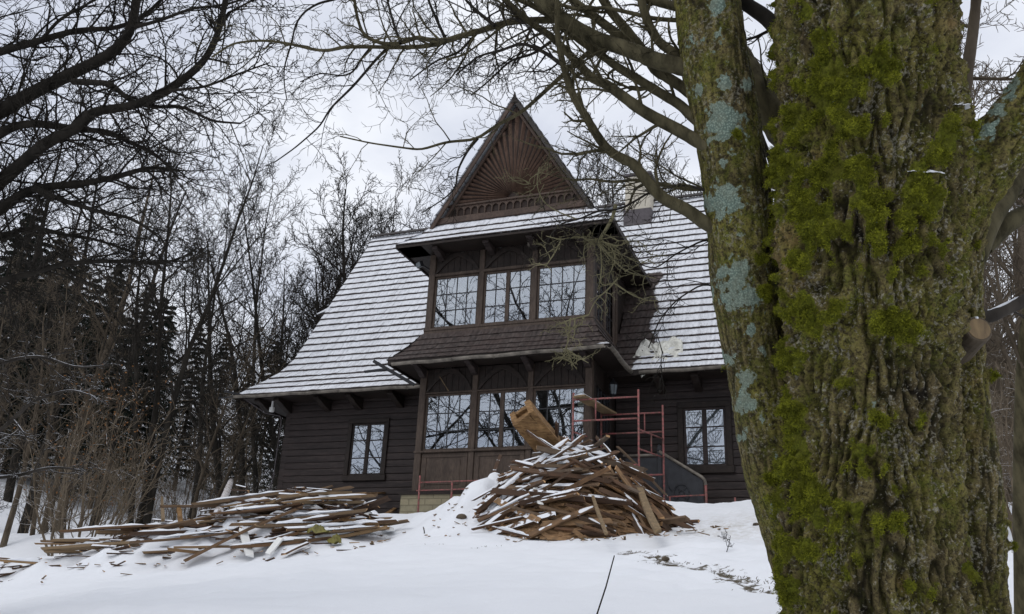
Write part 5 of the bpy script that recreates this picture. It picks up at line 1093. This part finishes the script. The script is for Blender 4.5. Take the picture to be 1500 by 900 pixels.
LB = [
 ([(1040, 333), (1006, 307), (972, 292), (953, 272), (932, 245), (925, 237), (906, 231), (887, 217), (870, 192), (858, 170), (843, 148), (833, 123), (826, 99), (821, 79), (816, 49), (816, 0), (812, -60)], 4.3, 4.7, 11, 3.5, 1.0),
 ([(1030, 212), (996, 192), (959, 173), (937, 160), (912, 141), (887, 123), (868, 116), (848, 94), (823, 69), (806, 52), (781, 37), (748, 8), (715, -25)], 4.3, 5.0, 11, 4, .7),
 ([(1025, 182), (996, 153), (966, 136), (934, 116), (905, 99), (878, 79), (848, 59), (828, 42), (812, 22), (795, -20)], 4.35, 5.0, 9, 4, .6),
 ([(1020, 106), (1003, 99), (959, 89), (937, 79), (910, 69), (878, 59), (848, 44), (823, 27), (804, 10), (786, -4), (750, -50)], 4.3, 4.9, 14, 9, .5),
 ([(1030, 152), (1000, 128), (975, 112), (959, 104), (942, 74), (922, 49), (897, 20), (882, 0), (870, -40)], 4.4, 4.9, 9, 6, .6),
 ([(1016, 98), (998, 84), (966, 64), (949, 35), (939, 0), (935, -40)], 4.4, 4.7, 8, 6, .6),
 ([(955, 82), (922, 64), (887, 37), (858, 15), (838, 0), (800, -40)], 4.7, 5.0, 8, 5, .6),
 ([(1010, 30), (987, 30), (959, 28), (934, 22), (905, 15), (882, 11), (850, 16), (815, 5)], 4.45, 4.9, 4, 2.5, .8),
 ([(1010, 14), (991, 10), (971, 5), (942, -2), (900, -20)], 4.4, 4.7, 8, 6, .4),
 ([(830, 24), (816, 30), (781, 30), (749, 32), (725, 38), (700, 47), (673, 53), (654, 60), (626, 59), (612, 54), (587, 64), (562, 65), (540, 57), (530, 47), (523, 25), (518, -10)], 4.9, 5.6, 6, 2, 1.5),
 ([(664, 57), (640, 65), (617, 69), (580, 70), (543, 69), (501, 69), (483, 75), (464, 74), (427, 65), (395, 60), (370, 60), (340, 64), (310, 84)], 5.2, 5.8, 4, 1.4, .9),
 ([(568, 70), (552, 86), (518, 126), (493, 150), (483, 160), (469, 185), (432, 217), (402, 238)], 5.5, 5.7, 2.4, .9, .5),
 ([(543, 70), (528, 88), (518, 106), (503, 112), (469, 107), (440, 120)], 5.5, 5.7, 2.0, .8, 1.2),
 ([(520, -10), (488, 0), (466, 5), (446, 17), (433, 35), (427, 64), (416, 99), (416, 123), (420, 145)], 5.4, 5.7, 2.2, .8, .4),
 ([(872, 70), (853, 84), (823, 111), (794, 138), (764, 165), (725, 185), (698, 205), (654, 208), (617, 220), (592, 217), (543, 210), (498, 200)], 4.9, 5.3, 4.2, 1.0, .5),
 ([(700, 203), (684, 222), (670, 250), (668, 275), (650, 292), (618, 312)], 5.1, 5.2, 2.2, .8, .7),
 ([(1040, 276), (1007, 278), (981, 272), (957, 269), (928, 263), (906, 267), (885, 266), (866, 262), (842, 265), (815, 258)], 4.35, 4.7, 4.2, 1.2, 1.1),
 ([(1000, 270), (965, 278), (949, 283), (932, 294), (908, 307), (876, 309), (847, 322), (825, 326), (810, 339), (798, 362)], 4.4, 4.6, 2.2, 1.0, 1.0),
 ([(816, 30), (780, 8), (740, -8), (690, -30)], 4.9, 5.3, 5, 2.5, 1.5), ([(700, 47), (672, 78), (640, 88), (600, 118)], 5.2, 5.4, 2.4, 1., 1.6),
 ([(830, 100), (800, 78), (765, 62), (735, 74), (700, 82), (668, 110)], 4.7, 5.1, 3.5, 1.2, 1.5), ([(806, 62), (780, 80), (748, 88), (715, 120), (690, 140)], 4.9, 5.2, 2.6, 1., 1.5),
 ([(654, 60), (640, 30), (628, 2), (620, -30)], 5.2, 5.4, 2.5, 1.6, 1.8), ([(725, 38), (700, 18), (680, -2), (665, -30)], 5.1, 5.3, 3., 1.6, 1.8), ([(587, 64), (575, 30), (566, -5), (560, -40)], 5.3, 5.5, 2.2, 1.4, 1.4),
 ([(1030, 415), (990, 440), (965, 470), (950, 510)], 4.35, 4.5, 1.6, .8, .7), ([(1034, 350), (990, 372), (960, 395), (930, 385)], 4.35, 4.5, 1.8, .8, .8)]
for i, (tr, d0, d1, r0, r1, tw) in enumerate(LB): limb(mossy, tr, d0, d1, r0, r1, 'bark_green' if r0 > 3.9 else 'bark_dark', tw*1.45, .46, .0017, seed=100+i, side=12 if r0 > 6 else 7, tstart=.2 if r0 > 6 else .08)
# limbs behind the gap between the stems, and on the right
for i, (tr, d0, d1, r0, r1, m) in enumerate((([(1190, 235), (1150, 195), (1120, 150), (1095, 110), (1060, 60)], 4.6, 5.0, 27, 22, 'bark_green'), ([(1180, 90), (1150, 60), (1125, 27), (1095, 8), (1060, -20)], 4.2, 4.6, 14, 9, 'bark_dark'), ([(1170, 265), (1140, 262), (1118, 268)], 4.5, 4.7, 15, 10, 'bark_green'),
    ([(1130, 240), (1112, 190), (1098, 160), (1080, 140)], 5, 5.1, 4, 2, 'bark_dark'), ([(1410, 420), (1440, 470), (1475, 452), (1520, 432), (1580, 400)], 4.6, 4.8, 10, 9, 'bark_snowy'), ([(1425, 400), (1450, 330), (1490, 270), (1540, 200)], 4.5, 4.8, 13, 10, 'bark_green'), ([(1440, 360), (1478, 325), (1530, 300)], 4.7, 4.8, 16, 12, 'bark_green'),
    ([(1408, 180), (1416, 110), (1425, 50), (1432, -20)], 4.3, 4.5, 10, 7, 'bark_brown'), ([(1300, -80), (1380, -140), (1460, -260)], 4., 4.3, 30, 20, 'bark_green'), ([(1240, -150), (1150, -260), (1000, -400)], 4., 4.6, 30, 14, 'bark_green'))):
    limb(mossy, tr, d0, d1, r0, r1, m, .5, .5, .002, seed=160+i, side=14, tstart=.3)
# tangle of greenish water shoots hanging before the bay
def shoots():
    g = random.Random(8); T = Tubes(); d = 4.55
    T.add(smooth_path([list(at(902, 300, d))+[0], list(at(898, 318, d))+[0], list(at(887, 338, d))+[0], list(at(876, 354, d))+[0]], 12)[:, :3], np.linspace(.010, .008, 12), 8)
    Pq = dict(P_TW); Pq.update(wig=[.34, .36, .34], rmin=.0013, kids=[3, 2], lenf=[.45, .5], trop=[-.04, .03, .0]); c = at(876, 352, d)
    for k in range(20):
        a = g.uniform(-.5, PI+.5); dr = R2*math.cos(a)*1.1-U2*abs(math.sin(a))*g.uniform(.2, 1.)+FW*g.gauss(0, .5); grow([T], c+R2*g.gauss(0, .02), norm(dr), g.uniform(.12, .30), g.uniform(.0019, .0032), 0, Pq, g)
    for tr in ([(876, 354), (890, 372), (915, 398), (945, 405), (962, 408)], [(900, 415), (925, 432), (945, 440), (964, 441)], [(879, 354), (882, 390), (878, 420), (900, 415)], [(905, 408), (890, 425), (872, 440), (862, 462)], [(872, 360), (850, 345), (822, 352), (800, 346)], [(822, 352), (812, 372), (798, 392)], [(862, 462), (838, 468), (815, 476)], [(836, 466), (833, 490), (830, 512), (822, 530), (816, 533)], [(830, 512), (838, 532), (845, 541)], [(830, 512), (848, 524), (862, 532)], [(876, 352), (905, 362), (930, 350), (948, 362)], [(915, 398), (940, 385), (955, 378)], [(842, 466), (842, 488), (838, 500)]):
        q = smooth_path([list(at(u, v, d))+[0] for u, v in tr], 14)[:, :3]; T.add(q, np.linspace(.0048, .0022, 14), 5)
        for _ in range(7): i = g.randrange(2, 13); grow([T], q[i], norm(np.array([g.gauss(0, 1), g.gauss(0, 1), g.gauss(-.1, .8)])), g.uniform(.05, .16), .0026, 0, Pq, g)
    link('water_shoots', T.mesh('water_shoots'), M['twig_green'], mossy)
    T = Tubes(); c = at(785, 270, 4.7)    # pale shoots before the carved gable
    for k in range(9): grow([T], c+R2*g.gauss(0, .03), norm(U2*g.uniform(-.6, 1.)+R2*g.gauss(0, .7)), g.uniform(.12, .25), .0025, 0, Pq, g)
    T.add(smooth_path([list(at(u, v, 4.65))+[0] for u, v in ((847, 322), (815, 310), (795, 296), (785, 270), (790, 245))], 16)[:, :3], np.linspace(.004, .002, 16), 5); link('water_shoots', T.mesh('water_shoots'), M['twig_green'], mossy)
shoots()
# a mossy pole-like trunk at the very right edge
def edge_trunk():
    b = at(1502, 960, 6.2); t = empty('young_tree', (float(b[0]), float(b[1]), T1(b[0], b[1])), 'slender mossy trunk cut off by the right edge of the view', 'tree')
    T = Tubes(); P = smooth_path([list(at(1505, 1150, 6.2))+[0], list(at(1501, 900, 6.2))+[0], list(at(1497, 700, 6.2))+[0], list(at(1500, 520, 6.2))+[0], list(at(1520, 380, 6.2))+[0], list(at(1550, 100, 6.2))+[0]], 24)[:, :3]; T.add(P, np.linspace(.075, .04, 24), 12); link('trunk', T.mesh('trunk'), M['bark_green'], t)
    limb(t, [(1500, 540), (1475, 480), (1462, 420), (1455, 360)], 6.2, 6.3, 4, 1.5, 'bark_brown', 1.2, .5, .002, seed=222, name='limb')
edge_trunk()
# trees behind the viewer that the bay windows mirror
for (x, y, s, rz, lab) in ((-8, -26, 2.7, .3, 'gnarled bare tree mirrored in the lower bay windows'), (-3.5, -33, 3.1, 2.2, 'tall gnarled bare tree mirrored in the upper bay windows'), (-15.5, -27, 2.5, 4.1, 'gnarled bare tree mirrored in the small left window')):
    plant('oak', mk_oak(15), DK, x, y, s, rz, lab, 'tree', None, 'bare_tree')
# snowy shed at the right
def shed():
    q = at(1500, 690, 27); x, y = float(q[0])+1.2, float(q[1]); zt = float(at(1490, 672, 27)[2]); t = empty('wooden_shed', (x, y, zt-2.4), 'small dark shed with a snow-striped roof glimpsed at the right edge', 'shed')
    mb = MB(); mb.box(x-2, x+2.2, y, y+3, zt-2.8, zt-.35); mb.build('wall', M['log_wood'], t)
    mb = MB(); mb.prism([(y-.4, zt-.42), (y+1.5, zt+.9), (y+3.4, zt-.42), (y+3.4, zt-.52), (y+1.5, zt+.78), (y-.4, zt-.52)], 'x', x-2.3, x+2.5); mb.build('roof', M['timber_dark'], t)
    mb = MB()
    for k in range(4): a = k/4; b = a+.19; mb.prism([(y-.4+1.9*a, zt-.40+1.32*a), (y-.4+1.9*b, zt-.40+1.32*b), (y-.4+1.9*b, zt-.34+1.32*b), (y-.4+1.9*a, zt-.34+1.32*a)], 'x', x-2.28, x+2.48)
    mb.build('snow', M['snow'], t)
shed()
# ------------------------------------------------------------------ small things in the snow
def stick(name, a, b, r, mat, label, cat='stick', lift=0., kids=0):
    p = on_ground(*a); q = at(b[0], b[1], float((p-CAM) @ FW)); T = Tubes(); p = p.copy(); p[2] -= .03; mid = (p+q)/2+RT*.006; T.add([p, mid, q], [r, r*.9, r*.7], 6); g = random.Random(int(a[0]))
    Pq = dict(P_TW); Pq.update(rmin=.002)
    for _ in range(kids): grow([T], p+(q-p)*g.uniform(.2, .8), norm(np.array([g.gauss(0, 1), g.gauss(0, 1), abs(g.gauss(.8, .4))])), g.uniform(.08, .2), r*.7, 0, Pq, g)
    tag(link(name, T.mesh(name), M[mat]), label, cat)
stick('thin_stick', (873, 898), (900, 814), .006, 'bark_dark', 'thin straight stick poking out of the snow in front')
stick('snowy_stem', (1064, 806), (1070, 785), .005, 'bark_dark', 'small leafless seedling in the snow beside the lichened stem', 'seedling', kids=4)
stick('fallen_stick', (1082, 803), (1124, 799), .012, 'bark_dark', 'dark fallen stick lying in the snow against the lichened stem')
stick('short_stick', (622, 781), (620, 772), .010, 'bark_dark', 'short dark stub poking from the snow left of the tall woodpile')
def clod(u, v, r, label, name='clod'):
    p = on_ground(u, v); V = []; K, N = 6, 10
    for i in range(K):
        for j in range(N): a = 2*PI*j/N; b = PI*i/(K-1); n = 1+.35*noise.noise((i*.8, j*.9, u)); V.append((p[0]+r*math.sin(b)*math.cos(a)*n, p[1]+r*math.sin(b)*math.sin(a)*n*.8, p[2]+r*.3+r*.6*math.cos(b)))
    mb = MB(); mb.add(V, [(i*N+j, i*N+(j+1) % N, (i+1)*N+(j+1) % N, (i+1)*N+j) for i in range(K-1) for j in range(N)]); tag(mb.build(name, M['bark_brown'], smooth=True), label, 'clod')
clod(975, 821, .045, 'small brown clod of earth beside the dirty track in the snow'); clod(1108, 771, .06, 'dark clod near the footing by the lichened stem'); clod(676, 760, .09, 'round dark brown clod half buried left of the tall woodpile')
def grass():
    g = random.Random(4); V, F = [], []
    def tuft(x, y, n, s):
        z = T1(x, y)-.02
        for _ in range(n):
            a = g.uniform(0, 6.28); L = s*g.uniform(.5, 1.2); px, py = x+g.gauss(0, .07), y+g.gauss(0, .05); l = g.uniform(.4, 1.5); b = len(V); w = .004
            V.extend([(px-w, py, z), (px+w, py, z), (px+math.cos(a)*L*l*.5+w*.6, py+math.sin(a)*L*l*.5, z+L*.7), (px+math.cos(a)*L*l*.5-w*.6, py+math.sin(a)*L*l*.5, z+L*.7), (px+math.cos(a)*L*l, py+math.sin(a)*L*l, z+L*.75)]); F.extend([(b, b+1, b+2, b+3), (b+3, b+2, b+4)])
    for a, b in zip(DTR, DTR[1:]):
        for _ in range(3): t = g.random(); tuft(a[0]+(b[0]-a[0])*t+g.gauss(0, .12), a[1]+(b[1]-a[1])*t+g.gauss(0, .10), g.randrange(3, 9), .035)
    for u, v in ((735, 800), (715, 801), (750, 799), (640, 797), (775, 800), (700, 803), (1010, 790)):
        p = on_ground(u, v); tuft(p[0], p[1], 9, .03)
    me = bpy.data.meshes.new('dry_grass'); me.from_pydata(V, [], F); tag(link('dry_grass', me, M['dry_grass']), 'thin dry grass blades poking through the snow', 'grass', kind='stuff')
grass()
def chips():
    g = random.Random(12); mb = MB()
    for _ in range(150):
        if g.random() < .6: a = g.uniform(-PI, 0); r = g.uniform(.95, 1.35); x, y = PC[0]+PR[0]*r*math.cos(a), PC[1]+PR[1]*r*math.sin(a)
        else: q = lp_pt(g.uniform(.1, 1.1), g.gauss(-.9, .35)); x, y = q
        z = T1(x, y)+.015; a = g.uniform(0, 6.28); L = g.choice((.04, .06, .1, .18)); d = np.array([math.cos(a), math.sin(a), g.gauss(.1, .25)])*L/2; c = np.array([x, y, z]); mb.beam(c-d, c+d, g.uniform(.012, .04), .012)
    tag(mb.build('wood_chips', M['board']), 'small wood chips scattered on the snow around both woodpiles', 'wood chips', kind='stuff')
chips()
def dead_leaves():      # rust-coloured leaves left on a beech sapling at the wood edge
    x, y = ground_at(138, 22); g = random.Random(2); t = plant('i', mk_brush(92), BB, x, y, 1.25, .5, 'young beech still holding rusty dead leaves at the wood edge', 'sapling', None, 'beech_sapling', None, ('stem', 'twig')); V, F = [], []
    for _ in range(420):
        c = np.array([g.gauss(0, .55), g.gauss(0, .55), g.uniform(.9, 3.6)]); a = norm(np.array([g.gauss(0, 1), g.gauss(0, 1), g.gauss(-.4, .6)])); b = norm(np.cross(a, [g.random(), g.random(), g.random()])); k = len(V); L = .055; V += [c, c+a*L*.5+b*L*.3, c+a*L, c+a*L*.5-b*L*.3]; F.append((k, k+1, k+2, k+3))
    me = np_mesh('leaves', np.array(V), np.array(F), False); me.materials.append(M['dead_leaf']); o = bpy.data.objects.new('leaves', me); C.objects.link(o); o.parent = t
dead_leaves()
# ------------------------------------------------------------------ overcast sky, soft sun, camera
sc_ = bpy.context.scene
w = bpy.data.worlds.new('World'); sc_.world = w; w.use_nodes = True; t = w.node_tree; bg = t.nodes['Background']
SUN_EL, SUN_AZ = math.radians(52), math.radians(205)
def wn(kind, **kw):
    x = t.nodes.new('ShaderNode'+kind)
    for k, v in kw.items(): setattr(x, k, v)
    return x
sky = wn('TexSky', sky_type='NISHITA', sun_disc=False, sun_elevation=SUN_EL, sun_rotation=SUN_AZ)
tc = wn('TexCoord'); mp = wn('Mapping'); mp.inputs['Scale'].default_value = (1, 1, 1.9); t.links.new(tc.outputs['Generated'], mp.inputs[0])
n1 = wn('TexNoise'); n1.inputs['Scale'].default_value = 2.1; n1.inputs['Detail'].default_value = 7; n1.inputs['Roughness'].default_value = .52; n1.inputs['Distortion'].default_value = .35; t.links.new(mp.outputs[0], n1.inputs[0])
rp = wn('ValToRGB'); e = rp.color_ramp.elements; e[0].position = .33; e[0].color = (5.3, 5.7, 6.8, 1); e[1].position = .66; e[1].color = (9.9, 10.1, 10.5, 1); t.links.new(n1.outputs[0], rp.inputs[0])
mx = wn('Mix', data_type='RGBA'); mx.inputs[0].default_value = .93; t.links.new(sky.outputs[0], mx.inputs[6]); t.links.new(rp.outputs[0], mx.inputs[7]); t.links.new(mx.outputs[2], bg.inputs[0]); bg.inputs[1].default_value = .1
sl = bpy.data.lights.new('sun', 'SUN'); sl.energy = .8; sl.angle = math.radians(35); sl.color = (1, .97, .93); so = bpy.data.objects.new('sun', sl); C.objects.link(so)
dirv = Vector((math.cos(SUN_EL)*math.sin(SUN_AZ), math.cos(SUN_EL)*math.cos(SUN_AZ), math.sin(SUN_EL))); so.rotation_euler = dirv.to_track_quat('Z', 'Y').to_euler()
cd = bpy.data.cameras.new('camera'); cd.sensor_width = 36; cd.lens = FPX/1500*36; cd.clip_end = 1000; cd.clip_start = .05
co = bpy.data.objects.new('camera', cd); C.objects.link(co); co.matrix_world = Matrix((( R2[0], U2[0], -FW[0], CAM[0]), (R2[1], U2[1], -FW[1], CAM[1]), (R2[2], U2[2], -FW[2], CAM[2]), (0, 0, 0, 1)))
sc_.camera = co; vs_ = sc_.view_settings; vs_.view_transform = 'Standard'; vs_.look = 'None'; vs_.exposure = .2; vs_.gamma = 1
sc_.cycles.max_bounces = 6; sc_.cycles.transparent_max_bounces = 12
